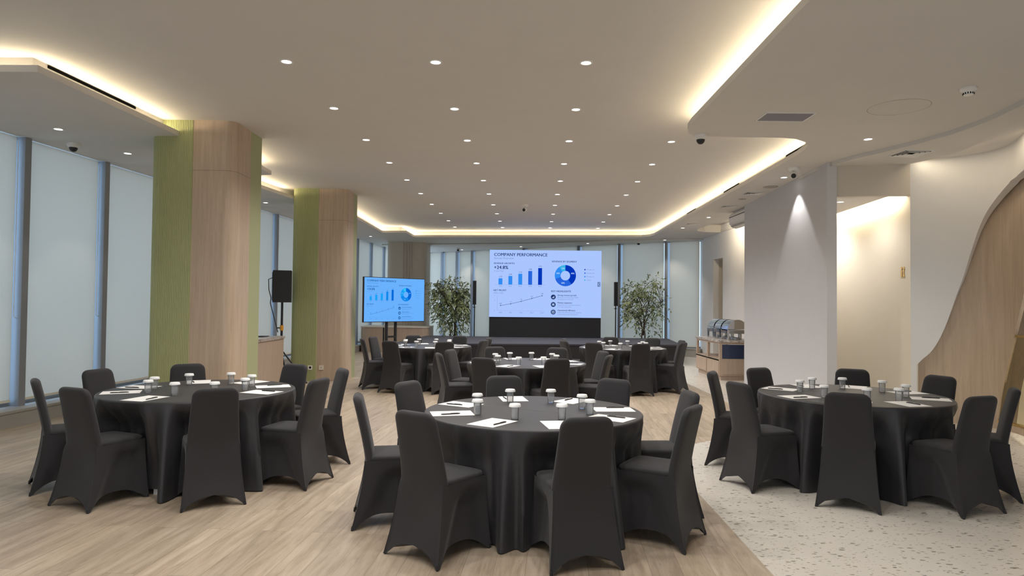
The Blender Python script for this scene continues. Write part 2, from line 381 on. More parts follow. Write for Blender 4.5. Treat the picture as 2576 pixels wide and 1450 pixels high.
def on_skin(s, d=0):
    s = max(0, min(ARC[-1] - 1e-4, s)); i = max(k for k in range(len(ARC) - 1) if ARC[k] <= s)
    a, b = SKIN[i], SKIN[i + 1]; t = (s - ARC[i]) / max(1e-6, ARC[i + 1] - ARC[i])
    def nrm(k):
        q = SKIN[min(k + 1, len(SKIN) - 1)] - SKIN[max(k - 1, 0)]; q.normalize(); return Vector((-q.y, q.x))
    n = nrm(i) * (1 - t) + nrm(i + 1) * t; p = a + (b - a) * t + n * d; return (p.x, p.y)
def interp(tab, s):
    if s <= tab[0][0]: return tab[0][1]
    for (a, za), (b, zb) in zip(tab, tab[1:]):
        if s <= b: return za + (zb - za) * (s - a) / max(1e-6, b - a)
    return tab[-1][1]
def sheet(g, ss, lo, hi, d0, d1):
    f = [[(*on_skin(s, d), lo(s)) for s in ss] for d in (d0, d1)]; h = [[(*on_skin(s, d), hi(s)) for s in ss] for d in (d0, d1)]
    g.loft([f[0], h[0], h[1], f[1], f[0]], False, False, closed=False)
    for k in (0, -1): g.add([f[0][k], h[0][k], h[1][k], f[1][k]], [(0, 1, 2, 3)])
CUT = [(.072, .77), (.10, .80), (.144, .851), (.231, .94), (.309, 1.071), (.379, 1.235), (.453, 1.462), (.525, 1.707), (.606, 1.96), (.674, 2.219), (.73, 2.41), (.783, 2.576), (.858, 2.742), (.948, 2.869), (1.08, 2.99), (1.245, 3.08), (1.5, 3.12), (3.2, 3.16)]
CUT = [(p.x, p.y) for p in catmull(CUT, 6)]
g = G(); ss = [0, .03, .0719, .072] + [.072 + (3.12 - .072) * (k / 90) ** 1.35 for k in range(1, 91)]
sheet(g, ss, lambda s: 0 if s < .07195 else interp(CUT, s), lambda s: SOF, 0, .10)
struct(g.build('wall_cutout', M['wall'], smooth=35), 'white wall cut away in a sweeping curve over oak panelling', 'wall')
ARCH = [(p.x, p.y) for p in catmull([(.90, 0), (.905, .10), (.936, .383), (.972, .602), (1.035, .887), (1.114, 1.19), (1.181, 1.423), (1.253, 1.623), (1.341, 1.809), (1.489, 1.96), (1.75, 2.15), (2.1, 2.28), (2.5, 2.3), (3.2, 2.2)], 6)]
g = G(); ss = [0, .2, .4, .6, .75, .8999] + [.9 + (3.1 - .9) * (k / 120) ** 2 for k in range(121)]
sheet(g, ss, lambda s: 0 if s < .8999 else interp(ARCH, s), lambda s: SOF, .13, .17)
struct(g.build('wall_panelling', M['wood'], smooth=35), 'oak veneer panelling behind the curved cut-out wall', 'wall')
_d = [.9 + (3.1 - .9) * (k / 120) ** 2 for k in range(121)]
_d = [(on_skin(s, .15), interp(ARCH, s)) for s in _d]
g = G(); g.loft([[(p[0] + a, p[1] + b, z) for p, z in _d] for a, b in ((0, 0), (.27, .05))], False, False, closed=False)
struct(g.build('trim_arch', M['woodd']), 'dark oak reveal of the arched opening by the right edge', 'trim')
struct(G().prism([(6.75, 9.3), (7.1, 9.3), (7.1, 5.0), (6.75, 5.0)], 0, SOF).build('wall_alcove', M['cream']), 'beige back wall inside the arched opening', 'wall')
struct(G().prism([(6.2, 9.2), (7.1, 9.2), (7.1, 9.3), (6.1, 9.3)], 0, SOF).build('wall_alcove_side', M['cream']), 'beige side wall inside the arched opening', 'wall')
gl = thing('glass_screen', 'tinted glass screen with brass rail in the arched opening', 'glass screen', (0, 0, 0))
g = G(); ss = [.9 + (3.1 - .9) * (k / 120) ** 2 for k in range(8, 118)]
sheet(g, ss, lambda s: .105, lambda s: max(.11, min(1.19, interp(ARCH, s))), .16, .172); g.build('glass_panel', M['paneol'], gl)
g = G(); sheet(g, [1.112 + (3.0 - 1.112) * k / 20 for k in range(21)], lambda s: 1.185, lambda s: 1.21, .145, .185); g.build('top_rail', M['brass'], gl)
g = G(); sheet(g, [.905 + (3.0 - .905) * k / 30 for k in range(31)], lambda s: .085, lambda s: .11, .115, .18); g.build('bottom_rail', M['brass'], gl)
g = G(); sheet(g, [.1 + 2.9 * k / 50 for k in range(51)], lambda s: 0, lambda s: .085, .12, .18)
struct(g.build('baseboard_right', M['wood'], smooth=35), 'oak skirting under the panelling on the right', 'baseboard')
struct(G().box(5.5, 5.62, -4.5, 6.55, 0, SOF).build('wall_right', M['wall']), 'white wall on the right beside the camera', 'wall')
g = G(); g.box(-7.6, 7.2, -4.6, -4.45, 0, .25); g.box(-7.6, 7.2, -4.6, -4.45, 3.3, CEIL)
for x in (-7.6, -5.0, -2.2, .6, 3.4, 6.2): g.box(x, x + (.25 if x < 6 else 1.0), -4.6, -4.45, .25, 3.3)
struct(g.build('wall_rear', M['beige']), 'beige wall with added fill-light windows behind the camera', 'wall')
for k, x in enumerate((-7.35, -4.75, -1.95, .85, 3.65)):  # added windows, never in view, whose daylight fills camera-facing surfaces
    struct(G().box(x, x + (2.35 if k == 0 else 2.55), -4.54, -4.53, .25, 3.3).build('window_%d' % (50 + k), M['fillpane']), 'added fill-light window behind the camera, outside the picture', 'window')
# buffet wall with doorway
g = G(); g.box(5.7, 5.85, 12.82, 18.3, 0, SOF + .2); g.box(5.7, 5.85, 18.3, 19.15, 2.85, SOF + .2); g.box(5.7, 5.85, 19.15, 20.5, 0, SOF)
struct(g.build('wall_buffet', M['wall']), 'pale wall behind the buffet counter, running to the stage windows', 'wall')
g = G(); g.box(6.5, 6.6, 17.9, 19.6, 0, 3.0); g.box(5.85, 6.5, 19.15, 19.25, 0, 3.0); g.box(5.85, 6.5, 18.2, 18.3, 0, 3.0); g.box(5.85, 6.5, 18.3, 19.15, 2.85, 2.95)
struct(g.build('door_1', M['beige']), 'narrow doorway recess in the wall beyond the buffet', 'doorway')

# ------------------------------------------------------------------ window walls
def window_wall(p0, p1, ms, top, sill, ids, blind_z, ends=(0, 0), words=''):
    """p0->p1 along the glass line; ms = distances of mullions; inward normal is on the left or right as given by sign"""
    p0, p1 = Vector(p0), Vector(p1); t = (p1 - p0).normalized(); n = Vector((t.y, -t.x))
    if n.dot(Vector((1, 12)) - p0) < 0: n = -n
    Lg = (p1 - p0).length
    def P(s, d, z): q = p0 + t * s + n * d; return (q.x, q.y, z)
    def bar(g, s0, s1, d0, d1, z0, z1):
        g.loft([[P(s0, d0, z0), P(s1, d0, z0), P(s1, d1, z0), P(s0, d1, z0)], [P(s0, d0, z1), P(s1, d0, z1), P(s1, d1, z1), P(s0, d1, z1)]])
    out = []
    for k, s in enumerate(ms):
        g = G(); bar(g, s - .05, s + .05, -.12, .080, sill, top)
        struct(g.build('trim_mullion', M['alu']), f'grey metal window mullion {words}, number {k + 1} counted from the camera' if 'left' in words else f'grey metal window mullion {words}, number {k + 1} counted from the column', 'mullion')
    edges = [0] + list(ms) + [Lg]
    for k in range(len(edges) - 1):
        a, b = edges[k] + .05, edges[k + 1] - .05
        if b - a < .1: continue
        w = thing('window_%d' % (ids + k), f'tall window {words}, bay {k + 1}', 'window', kind='structure')
        g = G(); bar(g, a, b, -.10, -.09, sill, top); g.build('glass_pane', M['pane'], w)
        g = G(); bar(g, a, b, -.11, -.06, sill, sill + .05); bar(g, a, b, -.11, -.06, top - .03, top); g.build('window_frame', M['alu'], w)
        bl = thing('roller_blind', f'beige roller blind drawn down over the window {words}, bay {k + 1}', 'blind', group='roller blinds ' + words)
        g = G(); a2, b2 = a + (.045), b - .045
        bar(g, a2, b2, -.004, 0, blind_z, top - .01); g.build('blind_fabric', M['blind'], bl)
        g = G(); bar(g, a2, b2, -.012, .010, blind_z - .03, blind_z); g.build('bottom_bar', M['cream'], bl)
        out.append((bl, a2, b2, P))
    return P, bar, out, Lg
t0 = Vector((-6.191 - .0921 * (8.111 + 4.45), -4.45)); t1 = Vector((-4.60, 25.35))
dirL = (t1 - t0).normalized()
def sY(Y): return (Y - t0.y) / dirL.y
PL, barL, blindsL, lenL = window_wall(t0, t1, [sY(y) for y in (-3.15, -1.7, -.25, 1.2, 2.65, 4.1, 5.55, 7.0, 8.45, 9.89, 11.33, 12.76, 14.2, 15.6, 17.05, 18.5, 19.95, 21.45, 22.94, 24.5)], SOF, .20, 1, .285, words='on the left wall')
g = G(); barL(g, 0, lenL, -.15, .27, 0, .17); barL(g, 0, lenL, -.15, .285, .17, .20)
struct(g.build('baseboard_left', M['grey']), 'grey metal sill box running along the left windows', 'sill')
for y in (7.62, 8.62):
    s = sY(y); g = G(); barL(g, s - .03, s + .03, .27, .285, .005, .03)
    tag(g.build('floor_clip', M['black']), 'small black clip at the foot of the sill box' + (', nearer one' if y < 8 else ', further one'), 'clip')
for i in (8, 9):                                   # bead chains beside the blinds
    bl, a2, b2, P = blindsL[i]
    s = b2 + .045
    pts = [P(s - .04, .02, SOF - .05)] + [P(s - .04, .02, 1.35)] + [P(s - .04 + .04 * (1 - cos(k * PI / 6)) / 1, .02, 1.33 - .04 * sin(k * PI / 6)) for k in range(7)] + [P(s + .04, .02, 1.35), P(s + .04, .02, SOF - .05)]
    g = G().tube(pts, .004, 5); g.build('bead_chain', M['white'], bl)
bp0, bp1 = Vector((-3.349, 26.605)), Vector((5.73, 20.335)); bd = (bp1 - bp0).normalized()
def sX(X): return (X - bp0.x) / bd.x
PB, barB, blindsB, lenB = window_wall(bp0, bp1, [sX(x) for x in (-3.30, -2.68, -2.07, -1.47, -.74, .44, 2.26, 3.49, 4.80)], SOF - .035, .25, 30, .31, words='behind the stage')
g = G(); barB(g, -.9, lenB, -.15, .25, 0, .22); barB(g, -.9, lenB, -.15, .265, .22, .25)
struct(g.build('baseboard_back', M['grey']), 'grey sill box under the windows behind the stage', 'sill')

# ------------------------------------------------------------------ columns
def column(x0, x1, y0, y1, gx, wy, label, first):
    c = thing('column', label, 'column', ((x0 + x1) / 2, (y0 + y1) / 2, 0), kind='structure'); ox, oy = (x0 + x1) / 2, (y0 + y1) / 2
    R = .13
    def path(step=None):
        front = []
        for k in range(9):                         # left side up to the rounded front left corner
            a = PI + k * PI / 2 / 8; front.append((x0 + R + R * cos(a), y0 + R + R * sin(a)))
        return front
    def wall(g, pts, z0=0, z1=CEIL + .01):
        g.loft([[(x - ox, y - oy, z0) for x, y in pts], [(x - ox, y - oy, z1) for x, y in pts]], False, False, closed=False)
    # ribbed green: left side, corner and left part of the front
    line = [(x0, y1)] + path() + [(gx, y0)]
    pts = []; acc = 0
    for a, b in zip(line, line[1:]):
        a, b = Vector(a), Vector(b); l = (b - a).length; d = (b - a) / l; n = Vector((d.y, -d.x)); k = max(1, int(l / .0026))
        for i in range(k):
            q = a + d * (l * i / k); ph = ((acc + l * i / k) % .021) / .021
            h = .0095 * math.sqrt(max(0, 1 - (2 * ph - 1) ** 2)); q = q + n * h; pts.append((q.x, q.y))
        acc += l
    pts.append((gx, y0))
    g = G(); wall(g, pts); g.build('ribbed_panel', M['green'], c)
    pts = [(gx, y0)] + [(x1 - R + R * cos(a), y0 + R + R * sin(a)) for a in [-PI / 2 + k * PI / 2 / 10 for k in range(11)]] + [(x1, wy)]
    g = G(); wall(g, pts); g.build('wood_panel', M['wood'], c, smooth=40)
    g = G(); wall(g, [(x1, wy), (x1, y1), (x0, y1)]); g.build('green_panel', M['greenflat'], c)
    g = G()
    for z in (3.13,): g.loft([[(x - ox, y - oy - .0015, z) for x, y in pts], [(x - ox + (.0015 if i > 10 else 0), y - oy - .0015, z + .004) for i, (x, y) in enumerate(pts)]], False, False, closed=False)
    g.build('panel_joint', M['woodd'], c)
    return c
column(-4.46, -3.43, 8.27, 9.18, -3.935, 8.80, 'tall column, ribbed green and oak, beside the cabinet nearest the camera', True)
column(-4.31, -3.235, 13.19, 14.03, -3.79, 13.72, 'second ribbed green and oak column, with two sockets low on it', False)
c3 = thing('column', 'plain beige column with fine vertical grooves behind the television', 'column', (-3.50, 22.9, 0), kind='structure')
pts = []
for x0, x1 in ((-.64, -.13),):
    pass
prof = rounded([(-.66, -.5), (.66, -.5), (.66, .5), (-.66, .5)], {0: .2, 1: .2})
g = G().prism(prof, 0, SOF); g.build('column_shaft', M['beige'], c3, smooth=40)
g = G()
for x in (-.12, -.03, .06, .15): g.box(x, x + .035, -.52, -.49, 0, SOF)
g.build('column_groove', plaster('beige_rib', (.50, .45, .39)), c3)

# ------------------------------------------------------------------ downlights
dl0 = None; DLN = 0
def downlight(x, y, z, label, power, group, spread=138):
    global dl0
    if dl0 is None:
        t = thing('downlight', label, 'downlight', (x, y, z), 0, group)
        g = G().lathe([(.062, 0), (.062, -.006), (.047, -.006), (.043, .0)], 20); g.build('trim_ring', M['white'], t, smooth=50)
        g = G().lathe([(.043, -.002), (.03, -.003)], 20, cap1=True); g.build('lens', M['lens'], t)
        dl0 = t
    else:
        t = dup(dl0, (x, y, z), 0, label, group)
    key = (power, spread)
    if key not in downlight.lamps:
        l = bpy.data.lights.new('downlight_lamp', 'SPOT'); l.energy = power; l.spot_size = rad(spread); l.spot_blend = .6 if spread > 90 else .25; l.color = WHITE; l.shadow_soft_size = .035
        downlight.lamps[key] = l
    o = bpy.data.objects.new('lamp', downlight.lamps[key]); COL.objects.link(o); o.parent = t; o.location = (0, 0, -.02)
    return t
downlight.lamps = {}
ORD = ['first', 'second', 'third', 'fourth', 'fifth', 'sixth', 'seventh', 'eighth', 'ninth', 'tenth', 'eleventh', 'twelfth']
x0, y0, sp, rs, yaw = -2.105, 6.20, 1.381, 1.487, -.0320
for k in range(-3, 10):
    for c in range(4):
        a, b = c * sp, k * rs
        X, Y = x0 + a * cos(.0) - b * sin(yaw), y0 + b + a * (-.018)
        if c == 3 and k < 2: continue
        if k == 9 and False: continue
        if k < 0: downlight(X, Y, CEIL, 'round downlight in the raised ceiling overhead, outside the picture', SPOT_W, 'downlights over the camera')
        else: downlight(X, Y, CEIL, f'lit round downlight in the raised ceiling, {ORD[k]} row from the camera, {ORD[c]} from the left', SPOT_W, 'downlights of the raised ceiling')
for x, y, lb in [(-5.40, 7.98, 'lit downlight in the left soffit, nearest the dome camera'), (-5.31, 9.27, 'lit downlight in the left soffit, just before the first green column'),
                 (-5.05, 13.78, 'lit downlight in the soffit seen between the two green columns'), (-4.33, 20.6, 'lit downlight in the soffit over the television'),
                 (4.24, 8.05, 'lit downlight in the right soffit, nearest the rectangular grille'), (4.22, 10.5, 'lit downlight in the right soffit beside the turret camera'),
                 (4.456, 15.34, 'lit downlight in the right soffit near the air conditioner'), (4.41, 17.5, 'lit downlight in the right soffit by the lit recess')]:
    downlight(x, y, SOF, lb, SOFFIT_W * (.5 if x < 0 else 1), 'downlights of the soffit', 80 if y == 10.5 else 100 if x > 0 else 70)
for x, y, lb in [(-1.86, 24.9, 'small lit downlight over the left potted tree'), (.29, 23.3, 'lit downlight over the left half of the presentation wall'), (2.43, 21.8, 'lit downlight over the right half of the presentation wall'), (4.6, 20.4, 'broad lit downlight over the right end of the stage')]:
    downlight(x, y, SOF - .035, lb, SOFFIT_W, 'downlights over the stage', 100)
downlight(4.83, 9.95, 3.09, 'lit downlight in the restroom corridor ceiling', 34, None, 150)
downlight(4.98, 11.6, 3.09, 'added fill downlight in the restroom corridor, hidden by the partition wall', 80, None, 150)  # extra unseen lamp, added to brighten the corridor wall
downlight(6.5, 7.6, SOF, 'added fill downlight inside the arched alcove, hidden above the opening', 330, None, 160)  # unseen lamp added to lighten the alcove behind the glass

# ------------------------------------------------------------------ ceiling fittings
def dome_cam(x, y, z, label, turret=False):
    t = thing('security_camera', label, 'security camera', (x, y, z), 0, 'ceiling security cameras')
    G().lathe([(.075, 0), (.075, -.025), (.062, -.05), (.05, -.055)], 24, cap1=True).build('base', M['white'], t, smooth=40)
    if turret:
        d = Vector((-.35, -.75, -.45)).normalized()
        G().lathe([(.001, -.052)] + [(.055 * sin(a), -.062 - .0 - .05 + .05 * cos(a)) for a in [k * PI / 8 for k in range(1, 9)]], 20).build('turret', M['white'], t, smooth=True)
        p = Vector((0, 0, -.105)); G().cyl(p, p + d * .06, .034, .034, 20).build('lens', M['black'], t)
    else:
        G().lathe([(.05, -.055)] + [(.05 * cos(a), -.055 - .055 * sin(a)) for a in [k * PI / 16 for k in range(1, 9)]], 20).build('dome', M['black'], t, smooth=True)
    return t
dome_cam(-5.70, 8.72, SOF, 'white dome security camera under the left soffit')
dome_cam(2.21, 7.95, SOF, 'white dome security camera on the tip of the right soffit')
dome_cam(4.06, 9.75, SOF, 'white turret security camera facing the room on the right soffit', True)
dome_cam(.264, 15.0, CEIL, 'security camera hanging from the middle of the raised ceiling', True)
dome_cam(3.92, 21.0, SOF - .035, 'small dark dome camera under the ceiling right of the presentation wall')
dome_cam(-1.95, 24.2, SOF - .035, 'small camera under the ceiling left of the presentation wall')
t = thing('smoke_detector', 'round white smoke detector on the right soffit', 'smoke detector', (4.16, 6.15, SOF))
G().lathe([(.07, 0), (.07, -.018), (.064, -.022), (.055, -.030), (.052, -.030), (.040, -.062), (.030, -.068)], 28, cap1=True).build('body', M['white'], t, smooth=35)
g = G()
for k in range(14):
    a = 2 * PI * k / 14; g.box(.0405, .0475, -.004, .004, -.058, -.036, Matrix.Rotation(a, 4, 'Z'))
g.build('vent_slot', M['darkslot'], t)
g = G(); R0 = .28
g.lathe([(R0, -.001), (R0 + .004, -.001)], 64, (0, 0, 0)); o = g.build('access_panel', mat('panel_seam', (.22, .19, .15), .8), loc=(3.87, 6.76, SOF)); tag(o, 'fine round seam of an access panel in the right soffit', 'access panel')
t = thing('air_grille', 'flat rectangular return air grille in the right soffit', 'air grille', (2.88, 7.14, SOF))
g = G(); g.box(-.262, .262, -.165, -.15, -.008, .0); g.box(-.262, .262, .15, .165, -.008, 0); g.box(-.262, -.247, -.15, .15, -.008, 0); g.box(.247, .262, -.15, .15, -.008, 0)
g.build('grille_frame', M['white'], t)
g = G()
for k in range(24): g.box(-.247, .247, -.148 + k * .0124, -.148 + k * .0124 + .006, -.006, -.002)
g.box(-.247, .247, -.15, .15, -.0015, -.0005); g.build('louvre', mat('grille_grey', (.36, .34, .36), .6), t)
def diffuser(x, y, z, w, label, rz=0):
    t = thing('air_diffuser', label, 'air diffuser', (x, y, z), rz, 'ceiling air diffusers')
    g = G()
    for k in range(4):
        a = w / 2 * (1 - k * .22); b = a - w * .045
        for q in range(4):
            r = Matrix.Rotation(q * PI / 2, 4, 'Z')
            vs = [(-a, -a, -.012), (a, -a, -.012), (b, -b, -.004), (-b, -b, -.004)]
            g.add([r @ Vector(v) for v in vs], [(0, 1, 2, 3)])
            g.add([r @ Vector(v) for v in [(-a, -a, -.012), (a, -a, -.012), (a, -a, 0), (-a, -a, 0)]], [(0, 1, 2, 3)])
    g.build('louvre', M['white'], t)
    G().box(-w / 2 + .01, w / 2 - .01, -w / 2 + .01, w / 2 - .01, -.003, -.001).build('throat', M['darkslot'], t)
diffuser(5.05, 8.55, LOW, .37, 'square four-way air diffuser in the lower ceiling by the cut-out wall', rad(4))
diffuser(4.28, 12.0, SOF, .30, 'square air diffuser in the soffit above the white partition')
diffuser(4.36, 13.62, SOF, .26, 'small air diffuser in the soffit near the air conditioner')
diffuser(4.42, 16.6, SOF, .26, 'furthest air diffuser in the right soffit, before the lit recess')
for x, y, r, lb in [(4.33, 11.34, .12, 'round flush ceiling speaker nearest the partition spotlight'), (4.31, 12.67, .07, 'small round flush ceiling plate beyond the square diffuser')]:
    tag(G().lathe([(r, 0), (r, -.006), (r - .01, -.009)], 28, cap1=True).build('ceiling_speaker', mat('speaker_mesh', (.42, .38, .34), .8), loc=(x, y, SOF)), lb, 'ceiling speaker')
def slot(ax, ay, bx, by, label):
    a, b = Vector((ax, ay)), Vector((bx, by)); d = (b - a); l = d.length; an = math.atan2(d.y, d.x); m = (a + b) / 2
    g = G().box(-l / 2, l / 2, -.006, .006, -.013, .013); o = g.build('slot_diffuser', M['darkslot'], loc=(m.x, m.y, SOF + .180)); o.rotation_euler = (0, 0, an)
    tag(o, label, 'slot diffuser', 'linear slots in the ceiling cove')
slot(-4.410, 6.35, -4.335, 7.70, 'long dark air slot in the cove before the first green column')
slot(-4.690, 11.9, -4.735, 11.2, 'short dark air slot in the cove between the green columns')
slot(3.965, 8.95, 3.99, 9.85, 'dark air slot in the right cove nearest the camera')
slot(4.055, 12.1, 4.083, 13.05, 'dark air slot in the right cove, second from the camera')
slot(4.148, 15.3, 4.172, 16.15, 'dark air slot in the right cove, furthest from the camera')

t = thing('air_conditioner', 'white split air conditioner at the end of the partition wall', 'air conditioner', (4.76, 14.05, 3.20))
sec = [(-.10, .10), (-.105, .22), (-.09, .29), (-.05, .32), (.12, .32), (.12, .02), (.05, 0), (-.03, .02)]
G().loft([[(x, y, z) for x, z in sec] for y in (-.50, .48)]).build('body', M['white'], t)
G().box(-.1065, -.10, -.48, .46, .225, .235).build('intake_slot', M['darkslot'], t)
G().box(-.085, -.04, -.46, .44, .028, .036, Matrix.Rotation(0, 4, 'Y')).build('outlet_flap', M['grey'], t)
G().box(-.02, .10, -.45, .43, .32, .35).build('mounting_bracket', M['white'], t)

# ------------------------------------------------------------------ restroom sign, sockets
t = thing('restroom_sign', 'small brass man and woman restroom sign on the corridor wall', 'sign', (5.434, 9.40, 2.03), rad(85.7))
def sgn(g, x, woman):                       # drawn in the wall plane: local x runs along the wall, z is up, y points to the room
    d0, d1 = 0, .008
    g.loft([[(x + .021 * cos(a), d, .055 + .021 * sin(a)) for a in [k * PI / 10 for k in range(20)]] for d in (d0, d1)])
    poly = [(-.005, .03), (.005, .03), (.02, .028), (.004, -.01), (.026, -.062), (-.026, -.062), (-.004, -.01), (-.02, .028)] if woman else [(-.02, .03), (.02, .03), (.02, -.062), (-.02, -.062)]
    g.loft([[(x + u, d, v) for u, v in poly] for d in (d0, d1)])
g = G(); sgn(g, .031, False); g.build('man_figure', M['brass'], t)
g = G(); sgn(g, -.031, True); g.build('woman_figure', M['brass'], t)
G().box(-.06, .06, 0, .006, -.078, -.072).build('sign_bar', M['brass'], t)
for x, m, lb in ((-3.905, 'white', 'white wall socket on the ribbed green of the second column'), (-3.69, 'cream', 'beige wall socket on the oak of the second column')):
    t = thing('wall_socket', lb, 'socket', (x, 13.19, .255))
    G().box(-.043, .043, -.016, 0, -.043, .043).build('plate', M[m], t)
    G().cyl((0, -.0165, 0), (0, -.014, 0), .022, .022, 16).build('outlet_hole', M['darkslot'] if m == 'white' else M['beige'], t)

# ------------------------------------------------------------------ stage, presentation wall
ST = .53
st = thing('stage', 'low charcoal carpeted stage below the presentation wall', 'stage', (0, 0, 0))
sp_ = [(-2.95, 16.76), (4.38, 17.386), (4.757, 20.66), (-2.62, 20.80)]
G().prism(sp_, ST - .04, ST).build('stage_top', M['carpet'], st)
G().prism([(x * .999, y + (.01 if y < 18 else -.01)) for x, y in sp_], 0, ST - .04).build('stage_skirt', M['stagecloth'], st)

def slide(parent, wid, hei, bg, ink, tone, offs, strength):
    """the company performance slide, drawn in a local frame: x to the right, z up, origin at lower left, front towards -y"""
    def E(n, c, s=1): return emis(n, tuple(x for x in c), s * strength)
    mi = E('slide_ink', ink); mi2 = E('slide_ink_soft', tuple(a * .55 + b * .45 for a, b in zip(ink, bg)))
    cols = [E('slide_blue', c) for c in tone]
    white = E('slide_white', tuple(min(1, x * 1.25) for x in bg))
    dp = bpy.context.evaluated_depsgraph_get
    def txt(g, s, x, y, size, align='LEFT', bold=0, mi_=0):
        cu = bpy.data.curves.new('t', 'FONT'); cu.body = s; cu.size = size * hei; cu.align_x = align; cu.resolution_u = 2
        o = bpy.data.objects.new('t', cu); COL.objects.link(o)
        bpy.context.view_layer.update(); ev = o.evaluated_get(dp()); me = ev.to_mesh()
        g.cur = mi_
        for q in ((0,) if not bold else (-1, 0, 1)):     # heavier strokes: the letters again, a hair to each side
            g.add([(x * wid + v.co.x + q * bold * 5 * size * hei, -offs * 2, y * hei + v.co.y) for v in me.vertices], [tuple(p.vertices) for p in me.polygons])
        ev.to_mesh_clear(); bpy.data.objects.remove(o); bpy.data.curves.remove(cu)
    def rect(g, x0, y0, x1, y1, mi_=0, k=1.5):
        g.cur = mi_; g.add([(x * wid, -offs * k, y * hei) for x, y in ((x0, y0), (x1, y0), (x1, y1), (x0, y1))], [(0, 1, 2, 3)])
    def disc(g, x, y, r, mi_=0, k=1.5, n=28):
        g.cur = mi_; g.add([(x * wid + r * hei * cos(2 * PI * i / n), -offs * k, y * hei + r * hei * sin(2 * PI * i / n)) for i in range(n)], [tuple(range(n))])
    g = G()
    txt(g, 'COMPANY PERFORMANCE', .038, .908, .066, bold=.004)
    txt(g, 'Annual Overview', .038, .862, .042, mi_=1)
    txt(g, 'REVENUE GROWTH', .038, .788, .034, bold=.004); txt(g, '+24.8%', .038, .714, .072, bold=.005); txt(g, 'vs Last Year', .038, .675, .030, mi_=1)
    txt(g, 'NET PROFIT', .036, .385, .036, bold=.004); txt(g, '(Million USD)', .036, .347, .028, mi_=1)
    txt(g, 'REVENUE BY SEGMENT', .558, .822, .036, bold=.004); txt(g, 'KEY HIGHLIGHTS', .552, .378, .038, bold=.004)
    for i, (a, b, c) in enumerate((('Strong revenue growth', 'Revenue increased by 24.8%', 'compared to last year'), ('Market expansion', 'Expanded our market presence', 'in 5 new countries'), ('Operational efficiency', 'Improved efficiency and reduced', 'costs across key operations'))):
        y = .322 - i * .112
        txt(g, a, .61, y, .030, bold=.004); txt(g, b, .61, y - .031, .027, mi_=1); txt(g, c, .61, y - .059, .027, mi_=1)
    for i, s in enumerate(('Product A', 'Product B', 'Product C', 'Other')): txt(g, s, .868, .708 - i * .052, .028, mi_=1)
    g.build('slide_lettering', [mi, mi2], parent)
    g = G()
    for i, h in enumerate((.092, .128, .162, .205, .25)):
        x = .098 + i * .0885; rect(g, x - .0175, .484, x + .0175, .484 + h, 2 + [0, 0, 0, 1, 2][i])
        txt(g, ('2.1B', '2.6B', '3.1B', '3.8B', '4.7B')[i], x, .484 + h + .017, .026, 'CENTER'); txt(g, str(2020 + i), x, .452, .026, 'CENTER', mi_=1)
    rect(g, .045, .4815, .495, .4835, 1); g.build('bar_chart', [mi, mi2] + cols, parent)
    g = G(); a0 = PI / 2; cx, cy, r1, r0 = .678, .625, .158, .071
    for fr, k, s in ((.40, 2, '40%'), (.30, 1, '30%'), (.20, 0, '20%'), (.10, 3, '10%')):
        n = max(3, int(fr * 60)); g.cur = 2 + k; vs = []
        for i in range(n + 1):
            a = a0 - fr * 2 * PI * i / n
            for r in (r0, r1): vs.append((cx * wid + r * hei * cos(a), -offs * 1.5, cy * hei + r * hei * sin(a)))
        g.add(vs, [(2 * i, 2 * i + 1, 2 * i + 3, 2 * i + 2) for i in range(n)])
        am = a0 - fr * PI; rm = (r0 + r1) / 2
        txt(g, s, cx + rm * hei * cos(am) / wid, cy + rm * sin(am) - .012, .032, 'CENTER', .004, 6); a0 -= fr * 2 * PI
    for i, k in enumerate((2, 1, 0, 3)): disc(g, .853, .717 - i * .052, .0105, 2 + k)
    g.build('donut_chart', [mi, mi2] + cols + [white], parent)
    g = G(); P_ = [(.101, .170), (.192, .197), (.285, .235), (.380, .279), (.472, .322)]
    for (xa, ya), (xb, yb) in zip(P_, P_[1:]):
        d = Vector(((xb - xa) * wid, (yb - ya) * hei)).normalized(); n = Vector((-d.y, d.x)) * .0022 * hei
        g.cur = 0; g.add([(xa * wid + n.x, -offs * 1.5, ya * hei + n.y), (xa * wid - n.x, -offs * 1.5, ya * hei - n.y), (xb * wid - n.x, -offs * 1.5, yb * hei - n.y), (xb * wid + n.x, -offs * 1.5, yb * hei + n.y)], [(0, 1, 2, 3)])
    for i, (x, y) in enumerate(P_):
        disc(g, x, y, .0072, 0, 1.7, 16); txt(g, ('0.8', '1.1', '1.6', '2.2', '2.8')[i], x, y + .022, .026, 'CENTER'); txt(g, str(2020 + i), x, .058, .026, 'CENTER', mi_=1)
    for i in range(4): txt(g, str(i), .047, .088 + i * .074, .024, 'CENTER', mi_=1)
    rect(g, .07, .095, .495, .0965, 1); rect(g, .07, .095, .0712, .32, 1); g.build('line_chart', [mi, mi2], parent)
    g = G()
    for i in range(3):
        x, y = .572, .305 - i * .112; disc(g, x, y, .036, 0)
        if i == 0:
            for k in range(3): rect(g, x - .010 + k * .007, y - .017, x - .0055 + k * .007, y - .004 + k * .009, 2, 2)
        elif i == 1:
            for s in (-1, 1): disc(g, x + s * .0055, y + .010, .0075, 2, 2, 14); rect(g, x + s * .0055 - .005, y - .014, x + s * .0055 + .005, y, 2, 2)
        else: disc(g, x, y, .022, 2, 2); disc(g, x, y, .017, 0, 2.5); disc(g, x, y, .010, 2, 3); disc(g, x, y, .006, 0, 3.5)
    g.build('highlight_icon', [mi, mi2, white], parent)
    return rect, txt, mi2, white
X0, X1, Y0, Zb, Zt = -.682, 2.694, 20.42, 1.135, 3.163
